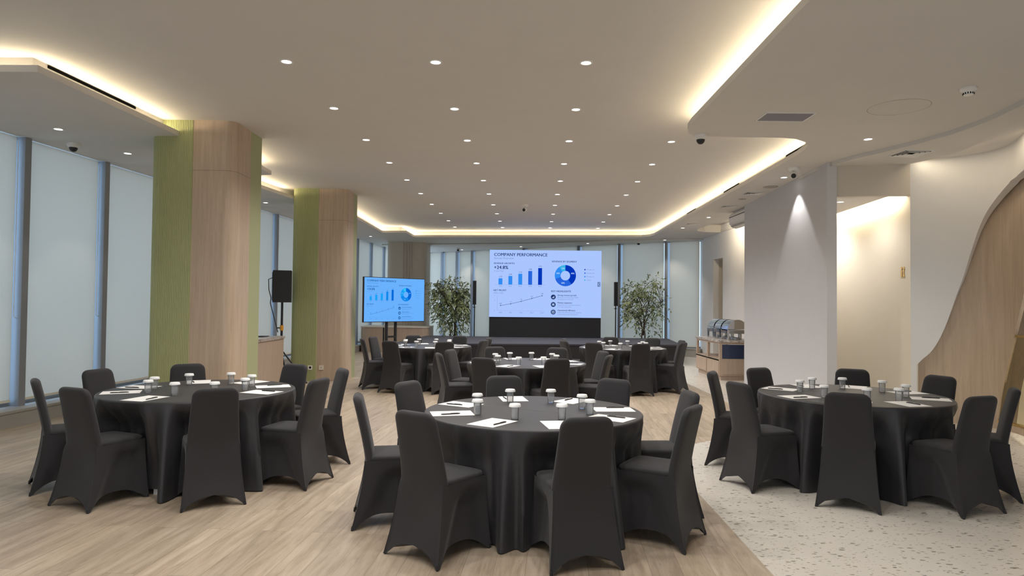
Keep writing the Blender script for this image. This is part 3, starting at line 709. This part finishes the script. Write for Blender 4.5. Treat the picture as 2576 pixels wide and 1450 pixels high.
pw = thing('presentation_wall', 'large bright screen showing company performance charts on the stage', 'screen', (X0, Y0, ST + .002))
w_, h_ = X1 - X0, Zt - Zb
G().box(0, w_, .012, .14, Zb - ST, Zt - ST).build('cabinet', M['black'], pw)
G().box(0.005, w_ - .005, 0.02, .2, 0, Zb - ST - .002).build('black_base', M['stagecloth'], pw)
pf = thing('f', '', '', (0, 0, Zb - ST)); pf.parent = pw; pf.name = 'display'
for k in ('label', 'category'): del pf[k]
LB = (.40, .56, 1.0)
G().box(.0, w_, 0, .012, 0, h_).build('lit_screen', emis('led_wall_glow', LB, 1.0), pf)
_rect, _txt, _mi2, _wh = slide(pf, w_, h_, LB, (.012, .03, .14), [(.03, .26, .88), (.02, .13, .72), (.0, .035, .48), (.04, .46, .80)], .002, 1.0)
g = G(); _rect(g, .966, .465, .991, .535, 0); g.cur = 1
for s in (1, -1):
    g.add([(x * w_, -.004, (.5 + s * y) * h_) for x, y in ((.9715, 0), (.975, 0), (.9865, .025), (.9825, .025))], [(0, 1, 2, 3)])
g.build('back_arrow', [emis('arrow_grey', (.12, .20, .42), 1), _wh], pf)

# television on its stand
ang = math.atan2(14.88 - 13.6, 1.075 + .0)
ta, tb = Vector((-2.965, 13.60)), Vector((-1.905, 14.70)); d = tb - ta; TW = d.length; TH = TW / 1.70
tv = thing('television', 'large television on a black twin-post stand showing the same charts', 'television', (ta.x, ta.y, 0), math.atan2(d.y, d.x))
zt0 = 1.142
pf = bpy.data.objects.new('display', None); COL.objects.link(pf); pf.parent = tv; pf.location = (0, 0, zt0)
G().box(-.012, TW + .012, .004, .05, -.014, TH + .012).build('bezel', M['black'], pf)
TB = (.145, .44, .98)
G().box(.0, TW, 0.001, .004, 0, TH).build('lit_screen', emis('tv_glow', TB, 1.0), pf)
slide(pf, TW, TH, TB, (.01, .10, .36), [(.01, .36, .92), (.005, .25, .85), (.0, .14, .70), (.02, .50, .92)], .0008, 1.0)
g = G()
G().cyl((.40 * TW, .09, .05), (.40 * TW, .09, zt0 + .25), .032).build('post', M['black'], tv, smooth=40)
G().cyl((.55 * TW, .09, .05), (.55 * TW, .09, zt0 + .25), .032).build('post', M['black'], tv, smooth=40)
G().box(.40 * TW, .55 * TW, .07, .11, .80, .84).build('cross_bar', M['black'], tv)
G().box(.36 * TW, .59 * TW, .05, .10, zt0 + .1, zt0 + .4).build('mounting_plate', M['black'], tv)
for s in (.40, .55): G().box(s * TW - .03, s * TW + .03, -.28, .42, .03, .08).build('foot', M['black'], tv)
for s in (.40, .55):
    for y in (-.25, .39): G().lathe([(.03, 0), (.03, .03)], 12, (s * TW, y, 0), True, True).build('caster', M['black'], tv)
t = thing('cable_rod', 'thin dark rod leaning by the windows beside the television', 'rod', (-2.72, 14.4, 0))
G().cyl((0, 0, 0), (.0, 0, 1.0), .02, .016).build('rod', M['black'], t)
G().lathe([(.09, 0), (.09, .015), (.02, .03)], 16, cap0=True, cap1=True).build('base', M['black'], t)
G().tube([(0, 0, .98), (.01, .02, 1.1), (.06, .05, 1.3), (.12, .08, 1.6)], .008).build('white_cable', M['white'], t)

# ------------------------------------------------------------------ speakers
def col_speaker(x, y, label):
    t = thing('column_speaker', label, 'speaker', (x, y, 0), 0, 'column speakers beside the presentation wall')
    G().box(-.052, .052, -.06, .06, 1.50, 2.245).build('cabinet', M['black'], t)
    G().box(-.046, .046, -.064, -.06, 1.52, 2.23).build('speaker_grille', M['blackmat'], t)
    G().cyl((0, 0, .02), (0, 0, 1.5), .018).build('pole', M['black'], t)
    G().cyl((-.045, -.02, 1.42), (.03, 0, 1.42), .015).build('clamp', M['black'], t)
    G().lathe([(.12, 0), (.12, .015), (.03, .03)], 24, cap0=True, cap1=True).build('base', M['black'], t)
col_speaker(-1.165, 21.1, 'slim black column speaker beside the left potted tree')
col_speaker(3.215, 20.95, 'slim black column speaker beside the right potted tree')
t = thing('speaker', 'black loudspeaker with a looped cable between the two green columns', 'speaker', (-4.37, 12.88, 0), rad(14))
G().prism([(-.165, .14), (-.165, -.14), (.15, -.14), (.165, -.10), (.165, .10), (.15, .14)], 1.515, 2.12).build('cabinet', M['black'], t)
g = G(); g.box(-.178, -.163, -.11, .11, 1.55, 2.09); g.build('rear_panel', mat('speaker_back', (.06, .06, .065), .4), t)
G().tube([(-.18, -.02, 1.98), (-.25, -.03, 1.95), (-.24, -.03, 1.75), (-.20, -.03, 1.6), (-.21, -.04, 1.5), (-.06, -.09, .95)], .008).build('cable', M['black'], t)
st_ = thing('speaker_stand', 'black tripod stand with an orange clamp under the loudspeaker', 'speaker stand', (-4.37, 12.88, 0))
G().cyl((0, 0, .25), (0, 0, 1.515), .022).build('pole', M['black'], st_)
G().cyl((0, 0, .98), (0, 0, 1.08), .033).build('clamp', M['orange'], st_); G().cyl((0, 0, 1.03), (-.08, -.03, 1.03), .012).build('knob', M['black'], st_)
for a in (-25, 95, 215):
    G().cyl((0, 0, .62), (.62 * cos(rad(a)), .62 * sin(rad(a)) * .8, .012), .014).build('leg', M['black'], st_)

# ------------------------------------------------------------------ side cabinets
t = thing('side_cabinet', 'oak side cabinet with a stone top between the two green columns', 'cabinet', (-4.52, 11.1, 0))
G().box(-.36, .34, -1.72, 1.34, 0, .855).build('body', M['cabwood'], t)
G().box(-.37, .36, -1.73, 1.36, .855, .90).build('stone_top', M['marble'], t)
tag(G().box(-.16, .0, -.14, .14, 0, .014).build('tablet', M['black'], loc=(-4.36, 12.05, .90)), 'flat dark tablet with a cable lying on the oak side cabinet', 'tablet')
t = thing('column_cabinet', 'low oak cabinet wrapped round the beige column behind the television', 'cabinet', (-3.62, 21.75, 0))
cp = rounded([(-1.08, -.80), (1.04, -.80), (1.04, .60), (-1.08, .60)], {0: .25, 1: .25})
G().prism(cp, 0, .76).build('body', M['cabwood'], t, smooth=40)
G().prism(offset(cp, .015), .76, .79).build('top', M['beige'], t, smooth=40)

# buffet counter and chafing dishes
bx, by = 4.285, 13.95
t = thing('buffet_counter', 'oak buffet counter with a stone top and open glass shelves', 'counter', (bx, by, 0))
LN, DP, HT = 1.75, .72, .83
G().box(-.02, DP + .02, -.02, LN + .02, HT - .045, HT).build('stone_top', M['marble'], t)
G().box(.04, DP, .04, LN - .04, 0, .10).build('plinth', M['cabwood'], t)
g = G(); g.box(0, DP, 0, LN, .10, .44)
g.build('lower_case', M['cabwood'], t)
g = G()
for y in (0, LN / 2 - .035, LN - .07): g.box(0, .05, y, y + .07, .44, HT - .045)
for y in (0, LN - .05): g.box(DP - .05, DP, y, y + .05, .44, HT - .045)
g.box(.05, DP - .05, .002, .048, HT - .085, HT - .047); g.box(.002, .048, .07, LN - .07, HT - .085, HT - .047); g.box(.05, DP - .05, LN - .048, LN - .002, HT - .085, HT - .047)
g.build('shelf_frame', M['cabwood'], t)
G().box(.06, DP - .06, .012, .018, .45, HT - .09).build('dark_glass', mat('smoked_glass', (.02, .035, .09), .15), t)
for k in range(2):
    y = .04 + k * (LN / 2)
    d_ = G().box(-.012, 0, y, y + LN / 2 - .06, .12, .405).build('door', M['cabwood'], t)
    G().box(-.016, -.004, y, y + LN / 2 - .06, .408, .425).build('finger_slot', M['darkslot'], d_)
G().box(.06, DP - .06, -.010, 0, .13, .42).build('end_panel', M['cabwood'], t)
def chafing(x, y, z, label):
    t = thing('chafing_dish', label, 'chafing dish', (x, y, z), 0, 'chafing dishes on the buffet counter')
    w, D = .42, .40
    for sx in (-D / 2, D / 2):
        for sy in (-w / 2, w / 2):
            G().loft([[(sx + a * r, sy + b * r, zz) for a, b in ((-1, -1), (1, -1), (1, 1), (-1, 1))] for zz, r in ((0, .017), (.02, .019), (.10, .020), (.21, .026))]).build('leg', M['chrome'], t)
    g = G(); g.box(-D / 2 - .02, D / 2 + .02, -w / 2 - .02, w / 2 + .02, .195, .215); g.build('frame', M['chrome'], t)
    G().box(-D / 2 + .02, D / 2 - .02, -w / 2 + .02, w / 2 - .02, .13, .20).build('water_pan', M['steel'], t)
    R = D / 2 + .005
    arc = [(-R * cos(a), .222 + .20 * sin(a)) for a in [k * PI / 16 for k in range(17)]]
    G().loft([[(x_, yy, z_) for x_, z_ in arc] for yy in (-w / 2, w / 2)]).build('roll_top', M['chrome'], t, smooth=40)
    G().tube([(-R - .005, -.10, .245), (-R - .04, -.10, .255), (-R - .04, .10, .255), (-R - .005, .10, .245)], .008).build('handle', M['steel'], t)
    for yy in (-.09, .09):
        G().lathe([(.045, 0), (.045, .05), (.03, .055)], 16, (0, yy, 0), True, True).build('fuel_burner', M['steel'], t)
for k, w_d in enumerate(('nearest the partition wall', 'the middle one of three', 'furthest from the partition wall')):
    chafing(4.69, 14.26 + k * .50, HT, f'shiny roll-top chafing dish on the buffet counter, {w_d}')

# ------------------------------------------------------------------ potted trees
def tree(x, y, label, seed, stems, blobs, nleaf, ll, lw, droop, side):
    rnd = random.Random(seed)
    t = thing('potted_tree', label, 'tree', (x, y, 0), 0, 'ficus trees beside the presentation wall')
    pot = G().lathe([(.14, 0), (.19, .34), (.20, .36), (.18, .36), (.17, .33)], 24, cap0=True).build('pot', M['pot'], t, smooth=40)
    G().lathe([(.172, .33), (.05, .335)], 20, cap1=True).build('soil', M['soil'], pot)
    g = G()
    for s in stems: g.tube(s, [max(.006, .026 * (1 - .78 * i / (len(s) - 1))) for i in range(len(s))], 7)
    tips = []
    for _ in range(30):
        b = rnd.choice(blobs); c, r = Vector(b[0]), b[1]
        s = rnd.choice(stems); a = Vector(s[rnd.randint(len(s) // 2, len(s) - 1)])
        e = c + Vector((rnd.gauss(0, .4) * r[0], rnd.gauss(0, .4) * r[1], rnd.gauss(0, .4) * r[2]))
        m = (a + e) / 2 + Vector((0, 0, .10)); g.tube([a, m, e], [.008, .006, .003], 5); tips += [(m, e)]
    g.build('trunk', M['bark'], t, smooth=True)
    g = G()
    def leaf(p, d):
        d = d.normalized(); sd = d.cross(Vector((0, 0, 1)))
        sd = (sd if sd.length > .1 else Vector((1, 0, 0))).normalized()
        sd = (Matrix.Rotation(rnd.uniform(-.9, .9), 3, d) @ sd); nn = sd.cross(d)
        if not side[0] < x + p.x < side[1] or not side[0] < x + (p + d * ll).x < side[1]: return
        if y + p.y > 26.605 - .6905 * (x + p.x + 3.349) - .24: return
        l = ll * rnd.uniform(.75, 1.2); w = lw * rnd.uniform(.8, 1.15); b = nn * (l * .12)
        vs = [p, p + d * l * .35 + sd * w, p + d * l * .35 - b * .3, p + d * l * .35 - sd * w, p + d * l * .72 + sd * w * .72 - b * .4, p + d * l * .72 - b * .8, p + d * l * .72 - sd * w * .72 - b * .4, p + d * l - b * 1.8]
        g.add(vs, [(0, 1, 2), (0, 2, 3), (1, 4, 5, 2), (2, 5, 6, 3), (4, 7, 5), (5, 7, 6)])
    wsum = sum(b[2] for b in blobs)
    for c, r, wt in blobs:
        c = Vector(c)
        for _ in range(int(nleaf * wt / wsum / 7)):
            while True:
                q = Vector((rnd.uniform(-1, 1), rnd.uniform(-1, 1), rnd.uniform(-1, 1)))
                if .25 < q.length < 1: break
            p0 = c + Vector((q.x * r[0], q.y * r[1], q.z * r[2])); out = Vector((q.x, q.y * .7, q.z * .4 + .1)).normalized()
            tw = (out + Vector((rnd.gauss(0, .4), rnd.gauss(0, .4), rnd.gauss(-droop, .3)))).normalized()
            for k in range(7):
                leaf(p0 + tw * (.045 * k) + Vector((0, 0, -.006 * k * k * droop)), tw * .7 + Vector((rnd.gauss(0, .55), rnd.gauss(0, .55), rnd.gauss(-droop * .7, .35))))
    f = g.build('foliage', M['leaf'], t); f['kind'] = 'stuff'
tree(-1.86, 21.35, 'bushy potted ficus tree between the television and the presentation wall', 3,
     [[(-.05, 0, .33), (-.07, 0, .6), (-.02, .02, .95), (.08, 0, 1.25), (.1, 0, 1.6), (-.05, 0, 1.95)], [(.09, 0, .33), (.09, .02, .7), (.07, 0, 1.05), (.12, 0, 1.4), (.3, 0, 1.7), (.42, 0, 1.9)], [(.05, .02, .33), (.06, .05, .8), (.02, .08, 1.2), (-.2, .1, 1.6), (-.4, .1, 1.9)]],
     [((-.02, 0, 2.0), (.48, .4, .28), 3.0), ((-.32, 0, 1.72), (.36, .35, .34), 2.2), ((.33, 0, 1.72), (.32, .35, .36), 2.2), ((0, 0, 1.45), (.5, .4, .3), 2.6), ((.3, 0, 1.25), (.25, .3, .25), 1.0), ((-.22, 0, 1.15), (.24, .25, .22), .8), ((-.60, 0, 2.12), (.18, .15, .1), .5), ((.16, 0, .85), (.2, .2, .18), .45), ((-.2, 0, .8), (.12, .15, .16), .35), ((.08, 0, 1.0), (.25, .25, .2), .7)], 3300, .115, .020, .45, (-9, -1.30))
tree(4.08, 20.98, 'airy potted ficus tree on the window side of the right column speaker', 8,
     [[(-.05, 0, .33), (-.05, 0, .62), (.02, 0, .95), (.0, 0, 1.3), (-.12, 0, 1.7), (-.3, 0, 2.0)], [(.05, 0, .33), (.05, 0, .62), (.02, .02, .95), (.1, 0, 1.35), (.22, 0, 1.8), (.3, 0, 2.25)], [(0, .03, .6), (.05, .03, 1.0), (.25, 0, 1.35), (.55, 0, 1.6)], [(0, .03, .7), (-.1, .03, 1.1), (-.35, 0, 1.3), (-.55, 0, 1.35)]],
     [((.12, 0, 2.05), (.28, .3, .28), 1.6), ((-.36, 0, 2.02), (.28, .3, .17), 1.2), ((.36, 0, 2.30), (.13, .13, .14), .5), ((.42, 0, 1.72), (.38, .35, .26), 1.8), ((-.3, 0, 1.55), (.4, .35, .28), 1.6), ((-.6, 0, 1.33), (.2, .25, .2), .9), ((.5, 0, 1.35), (.3, .3, .28), 1.3), ((0, 0, 1.6), (.3, .3, .35), 1.0), ((-.3, 0, 1.05), (.24, .25, .2), .8), ((.3, 0, 1.05), (.22, .25, .2), .5), ((.78, 0, 1.68), (.15, .15, .1), .35), ((.30, 0, .72), (.1, .1, .2), .22)], 3000, .085, .022, .35, (3.36, 9))

# ------------------------------------------------------------------ banquet tables
TABLES = {  # centre, seats as (direction in degrees, distance of the chair back from the centre, twist)
    'L': ((-2.744, 6.0), [(-156, 1.22, 12), (-114, 1.13), (-60, 1.12), (-14, 1.17), (29, 1.27), (64, 1.16), (121, 1.08), (165, 1.14)]),
    'C': ((.1656, 5.0206), [(-169, 1.27), (-127, 1.23), (-76, 1.15), (-32, 1.20), (5, 1.20), (51, 1.18), (102, 1.11), (151, 1.17)]),
    'R': ((3.084, 6.146), [(153, 1.24), (-162, 1.22), (-118, 1.15), (-70, 1.19), (-30, 1.20), (20, 1.12), (63, 1.12), (115, 1.13)]),
    'M': ((.207, 9.13), [(-164, 1.20), (161, 1.13), (-118, 1.17), (-72, 1.12), (-20, 1.13), (19, 1.15), (65, 1.15), (113, 1.18)]),
    'BL': ((-1.54, 12.5), [(-160, 1.2), (165, 1.12), (-116, 1.18), (-69, 1.18), (-24, 1.16), (19, 1.18), (64, 1.18), (112, 1.12)]),
    'BR': ((2.06, 12.58), [(-160, 1.2), (164, 1.12), (-124, 1.18), (-84, 1.18), (-35, 1.18), (5, 1.14), (50, 1.18), (93, 1.12)]),
}
BACK_Y = -.2285                               # top of the backrest in the chair's own frame
SEATF = .225

def sup(a, b, cy, z, n, k=40, ex=4.0):
    out = []
    for i in range(k):
        t_ = 2 * PI * i / k; c, s = cos(t_), sin(t_)
        out.append((a * math.copysign(abs(c) ** (2 / ex), c), cy + b * math.copysign(abs(s) ** (2 / ex), s), z))
    return out
def make_chair(label, group):
    t = thing('banquet_chair', label, 'chair', (0, 0, 0), 0, group)
    # backrest: a tapering padded slab with rounded shoulders that leans back
    def pt(side, u, v):
        # v 0 at the seat, 1 at the hem ; u -1..1 along a side
        zf = 1 - v; fl = v ** 1.6
        xa = .186 + .040 * fl; yb = .168 + .082 * fl; yf = .226 + .014 * fl
        bow = (.020 + .018 * v) * (1 - u * u) * min(1, v * 2.2)
        hem = .003 + .090 * max(0, 1 - min(1, abs(u) / .91) ** 2.4) ** .85
        z = .4545 * zf + hem * v
        if side == 0: return (u * xa, -yb + bow * .8, z)
        if side != 2:
            w = (1 + u) / 2 if side == 1 else (1 - u) / 2
            bow = .5 * bow + .042 * smooth(0, .30, w - .04 - .30 * (1 - v)) * smooth(.10, .35, v) * (1 - smooth(.82, 1, w))
        if side == 1: return (xa - bow, (yf + yb) / 2 * u + (yf - yb) / 2, z)
        if side == 2: return (-u * xa, yf - bow, z)
        return (-xa + bow, -((yf + yb) / 2 * u) + (yf - yb) / 2, z)
    loops = []; ZT, R = .885, .062
    k = 44; un = sup(1, 1, 0, 0, 3, k, 3.4)
    for r in range(16, 0, -1):
        v = r / 16; th = .006 + .062 * max(0, 1 - v * 6) ** 2; lp = []
        for cx, cy, _ in un:
            x, y, z = pt(0, max(-1, min(1, cx)), v); lp.append((x, y + (1 + cy) / 2 * th, z))
        loops.append(lp)
    zs = [.4545, .485, .52, .58, .64, .70, .75, .79] + [ZT - R + R * sin(k_ * PI / 2 / 7) for k_ in range(8)]
    for z in zs:
        u = max(0, (z - .4545) / (ZT - .4545))
        w = .186 - .028 * u ** .8
        if z > ZT - R: w -= R - math.sqrt(max(0, R * R - (z - ZT + R) ** 2))
        th = .034 + .001 * u
        if z > ZT - .028: th *= math.sqrt(max(.05, 1 - ((z - ZT + .028) / .028) ** 2 * .9))
        loops.append(sup(max(w, .02), th, -.168 + .034 - .094 * u ** 1.2, z, 3, k, 3.4))
    G().loft(loops).build('backrest', M['stretch'], t, smooth=55)
    # seat cushion
    loops = [sup(a, b - .002, .033, z, 4, 44, 7) for a, b, z in ((.178, .188, .440), (.1865, .197, .455), (.188, .1985, .468), (.1845, .195, .4775), (.174, .184, .483), (.14, .15, .489), (.08, .09, .493), (.02, .02, .494))]
    G().loft(loops).build('seat', M['stretch'], t, smooth=50)
    # skirt of the cover, pulled tight to the four feet with an arch between them
    n = 20; rows = 16; loops = []
    for r in range(rows + 1):
        v = r / rows; lp = []
        for side in (1, 2, 3):
            for i in range(n + (side == 3)): lp.append(pt(side, -1 + 2 * i / n, v))
        loops.append(lp)
    loops.append([(x * .955, (y + .01) * .955 - .01, z + .012) for x, y, z in loops[-1]])
    G().loft(loops, False, False, closed=False).build('skirt', M['stretch'], t, smooth=75)
    for sx in (-1, 1):
        for y in (-.2405, .2305): G().lathe([(.007, 0), (.009, .010), (.006, .03)], 10, (sx * .2155, y, 0), True, True).build('foot', M['black'], t, smooth=50)
    return t

PHR = {'L': 'the table by the first column', 'C': 'the nearest table', 'R': 'the table on the terrazzo', 'M': 'the table behind the nearest one', 'BL': 'the back table by the television', 'BR': 'the back table by the buffet'}
SEAT = {
    'L': ['on its window side, seen edge-on', 'back to camera, on the left', 'back to camera, in the centre', 'near side, turned right', 'on its right side', 'far side, rightmost', 'far side, before the column', 'far side, before the blinds'],
    'C': ['left side, seen edge-on', 'back to camera, on the left', 'back to camera, on the right', 'right side, nearer of two', 'right side, further of two', 'far side, on the right', 'far side, on the left', 'left side, further back'],
    'R': ['left side, further of two', 'left side, nearer of two', 'back to camera, in the centre', 'back to camera, on the right', 'at the right edge of the picture', 'far side, before the oak panelling', 'far side, before the cream wall', 'far side, before the white partition'],
    'M': ['left side, nearer of two', 'left side, further of two', 'back to camera, on the left', 'back to camera, on the right', 'right side, nearer of two', 'right side, further of two', 'far side, on the right', 'far side, on the left'],
    'BL': ['left side, nearer of two', 'left side, further of two', 'back to camera, on the left', 'back to camera, on the right', 'right side, nearer of two', 'right side, further of two', 'far side, before the stage', 'far side, before the television'],
    'BR': ['left side, nearer of two', 'left side, further of two', 'back to camera, on the left', 'back to camera, on the right', 'right side, nearer of two', 'right side, further of two', 'far side, on the right', 'far side, on the left'],
}
def tablecloth(key, c, seats, seed):
    rnd = random.Random(seed); TOPZ = .745; R = .80; nphi = 320
    ph = [rnd.uniform(0, 6.28) for _ in range(6)]
    pass
    def radius(a, z):
        d = TOPZ - z; t_ = max(0, d) / .735
        deg = math.degrees(a)
        r = R + .006 * sin(9 * a + ph[0]) * t_
        best = 0; rp = R
        for sa, sr, *_ in seats:
            df = abs((deg - sa + 180) % 360 - 180)
            p = 1 - smooth(14, 21, df)
            if p > best:
                best = p; fr = sr + BACK_Y + 0  # chair origin distance
                rp = (sr + BACK_Y) - SEATF - .018
                w = min(.30, math.tan(rad(min(df, 30))) * rp); 
        fold = (.045 + .030 * sin(3 * a + ph[1])) * t_ + (.046 * t_ ** .8) * sin(29 * a + ph[2]) + .012 * t_ * sin(41 * a + ph[3])
        free = r + fold + .02 * t_
        pr = min(rp, R - .01) + .014 * sin(27 * a + ph[4]) * smooth(.02, .3, d)
        k = best * smooth(0.01, .23, d)
        return free * (1 - k) + pr * k
    loops = []
    for rr in (.05, .2, .4, .6, .74): loops.append([(rr * cos(2 * PI * i / nphi), rr * sin(2 * PI * i / nphi), TOPZ) for i in range(nphi)])
    for k in range(5):
        b = k * PI / 2 / 4; loops.append([((R - .014 + .014 * sin(b)) * cos(2 * PI * i / nphi), (R - .014 + .014 * sin(b)) * sin(2 * PI * i / nphi), TOPZ - .014 + .014 * cos(b)) for i in range(nphi)])
    zz = [TOPZ - .014 - (TOPZ - .014 - .008) * (j / 22) for j in range(1, 23)]
    for z in zz:
        lp = []
        for i in range(nphi):
            a = 2 * PI * i / nphi; r = radius(a, z)
            tuck = (1 - smooth(4, 10, abs((math.degrees(a) - 266 + 180) % 360 - 180))) if key == 'L' else 0   # the cloth is tucked in at one table leg
            k_ = tuck * smooth(.05, .62, TOPZ - z); r = r * (1 - k_) + .665 * k_
            lp.append((r * cos(a), r * sin(a), max(z, .05 * tuck)))
        loops.append(lp)
    inner = [(x * .985, y * .985, z + .004) for x, y, z in loops[-1]]; loops.append(inner)
    root = thing('tablecloth', f'black satin tablecloth draped over {PHR[key]}', 'tablecloth', (*c, 0), 0, 'black round tablecloths')
    G().loft(loops, True, False).build('cloth', M['cloth'], root, smooth=65)
    g = G(); a = rad({'C': -29, 'R': -33, 'M': -30}.get(key, -25)); dv = Vector((cos(a), sin(a))); nv = Vector((-dv.y, dv.x))
    g.loft([[(*(dv * s + nv * -.004), .7451), (*(dv * s), .7464), (*(dv * s + nv * .004), .7451)] for s in (-.775, -.3, .3, .775)], False, False, closed=False)
    g.build('fold_crease', M['cloth'], root, smooth=True)
    return root
def make_glass(label, group):
    t = thing('drinking_glass', label, 'glass', (0, 0, 0), 0, group)
    G().lathe([(.002, .0), (.024, 0), (.0255, .004), (.0285, .088), (.0268, .088), (.0242, .013), (.002, .011)], 24).build('tumbler', M['tumbler'], t, smooth=40)
    G().lathe([(.002, .0885), (.034, .0885), (.0415, .086), (.042, .088), (.038, .103), (.035, .106), (.002, .107)], 24).build('lid', M['lid'], t, smooth=40)
    return t
def make_pen():
    g = G().tube([(-.070, 0, .0048), (-.064, 0, .0048), (.05, 0, .0048), (.062, 0, .0048), (.070, 0, .0048)], [.0015, .0042, .0045, .0042, .003], 8)
    g.box(-.004 - .05, .0, -.001, .001, .0088, .0105)
    return g.build('pen', M['black'], smooth=50)
def make_paper():
    return G().box(-.1485, .1485, -.105, .105, 0, .0008).build('paper_sheet', M['paper'])
GLASS = {'C': [(-153, .45), (166, .43), (114, .42), (-109, .42), (69, .43), (17, .39), (-21, .43), (-64, .42)],
         'L': [(-146, .41), (179, .41), (-96, .38), (129, .39), (-50, .41), (78, .44), (-2, .40), (37, .44)],
         'R': [(158, .43), (114, .44), (-148, .41), (74, .43), (27, .43), (-100, .41), (-15, .44), (-62, .44)],
         'M': [(161, .45), (-156, .42), (121, .44), (-105, .43), (80, .45), (-59, .41), (37, .45), (-2, .40)],
         'BL': [(163, .45), (-154, .43), (119, .44), (-112, .42), (76, .44), (-65, .42), (31, .44), (-20, .43)],
         'BR': [(158, .44), (-154, .42), (112, .44), (-104, .42), (68, .44), (-52, .42), (22, .44), (-16, .43)]}
PAPER = {'C': [-164, 155, 106, 57, 8, -30, -76, -118]}
def nth(k, n): return 'leftmost' if k == 0 else ('rightmost' if k == n - 1 else ORD[k] + ' from the left')
chair0 = glass0 = pen0 = paper0 = None
for ti, (key, (c, seats)) in enumerate(TABLES.items()):
    tablecloth(key, c, seats, 11 + ti)
    for i, (a, r, *tw) in enumerate(seats):
        tw = tw[0] if tw else 0; ro = r + BACK_Y; x, y = c[0] + ro * cos(rad(a)), c[1] + ro * sin(rad(a))
        lb = f'black covered chair at {PHR[key]}, {SEAT[key][i]}'; gr = 'chairs at ' + PHR[key]
        if chair0 is None: chair0 = make_chair(lb, gr); chair0.location = (x, y, 0); chair0.rotation_euler = (0, 0, rad(a + tw + 90))
        else: dup(chair0, (x, y, 0), rad(a + tw + 90), lb, gr)
    TZ = .7462
    gp = sorted(((c[0] + r * cos(rad(a)), c[1] + r * sin(rad(a))) for a, r in GLASS[key]), key=lambda p: px(*p, .75)[0])
    for i, (x, y) in enumerate(gp):
        lb = f'lidded water glass on {PHR[key]}, {nth(i, 8)}'; gr = 'water glasses on ' + PHR[key]
        if glass0 is None: glass0 = make_glass(lb, gr); glass0.location = (x, y, TZ)
        else: dup(glass0, (x, y, TZ), 0, lb, gr)
    rnd = random.Random(5 + ti)
    pa = PAPER.get(key) or [a - 11 for a, _ in GLASS[key]]
    items = []
    for a in pa:
        a += rnd.uniform(-2, 2); items.append((c[0] + .61 * cos(rad(a)), c[1] + .61 * sin(rad(a)), a, rnd.uniform(-7, -4) if key == 'C' else rnd.uniform(-9, 3)))
    items.sort(key=lambda p: px(p[0], p[1], .75)[0])
    for i, (x, y, a, da) in enumerate(items):
        if paper0 is None: o = paper0 = make_paper()
        else: o = paper0.copy(); COL.objects.link(o)
        o.location = (x, y, TZ); o.rotation_euler = (0, 0, rad(a + da))
        tag(o, f'white paper sheet on {PHR[key]}, {nth(i, 8)}', 'paper', 'paper sheets on ' + PHR[key])
        if pen0 is None: o = pen0 = make_pen()
        else: o = pen0.copy(); COL.objects.link(o)
        th = rad(a + da); off = rnd.uniform(.045, .07); al = rnd.uniform(.0, .03)
        o.location = (x + al * cos(th) - off * sin(th), y + al * sin(th) + off * cos(th), TZ + .0008); o.rotation_euler = (0, 0, th + rad(rnd.uniform(-4, 12)))
        tag(o, f'black pen on {PHR[key]}, {nth(i, 8)}', 'pen', 'pens on ' + PHR[key])
# folding table whose grey foot shows under the cloth
t = thing('banquet_table', 'round folding table whose pale foot shows under the black cloth', 'table', (-2.744, 6.0, 0))
G().lathe([(.002, .708), (.77, .708), (.785, .715), (.785, .732), (.002, .735)], 64).build('tabletop', M['wood'], t, smooth=40)
for x, y in ((-.043, -.617), (.30, -.50), (-.045, .50), (.30, .45)):
    G().box(x - .018, x + .018, y - .018, y + .018, 0, .708).build('leg', M['steel'] if y > -.6 else mat('pale_table_leg', (.62, .62, .58), .4), t)
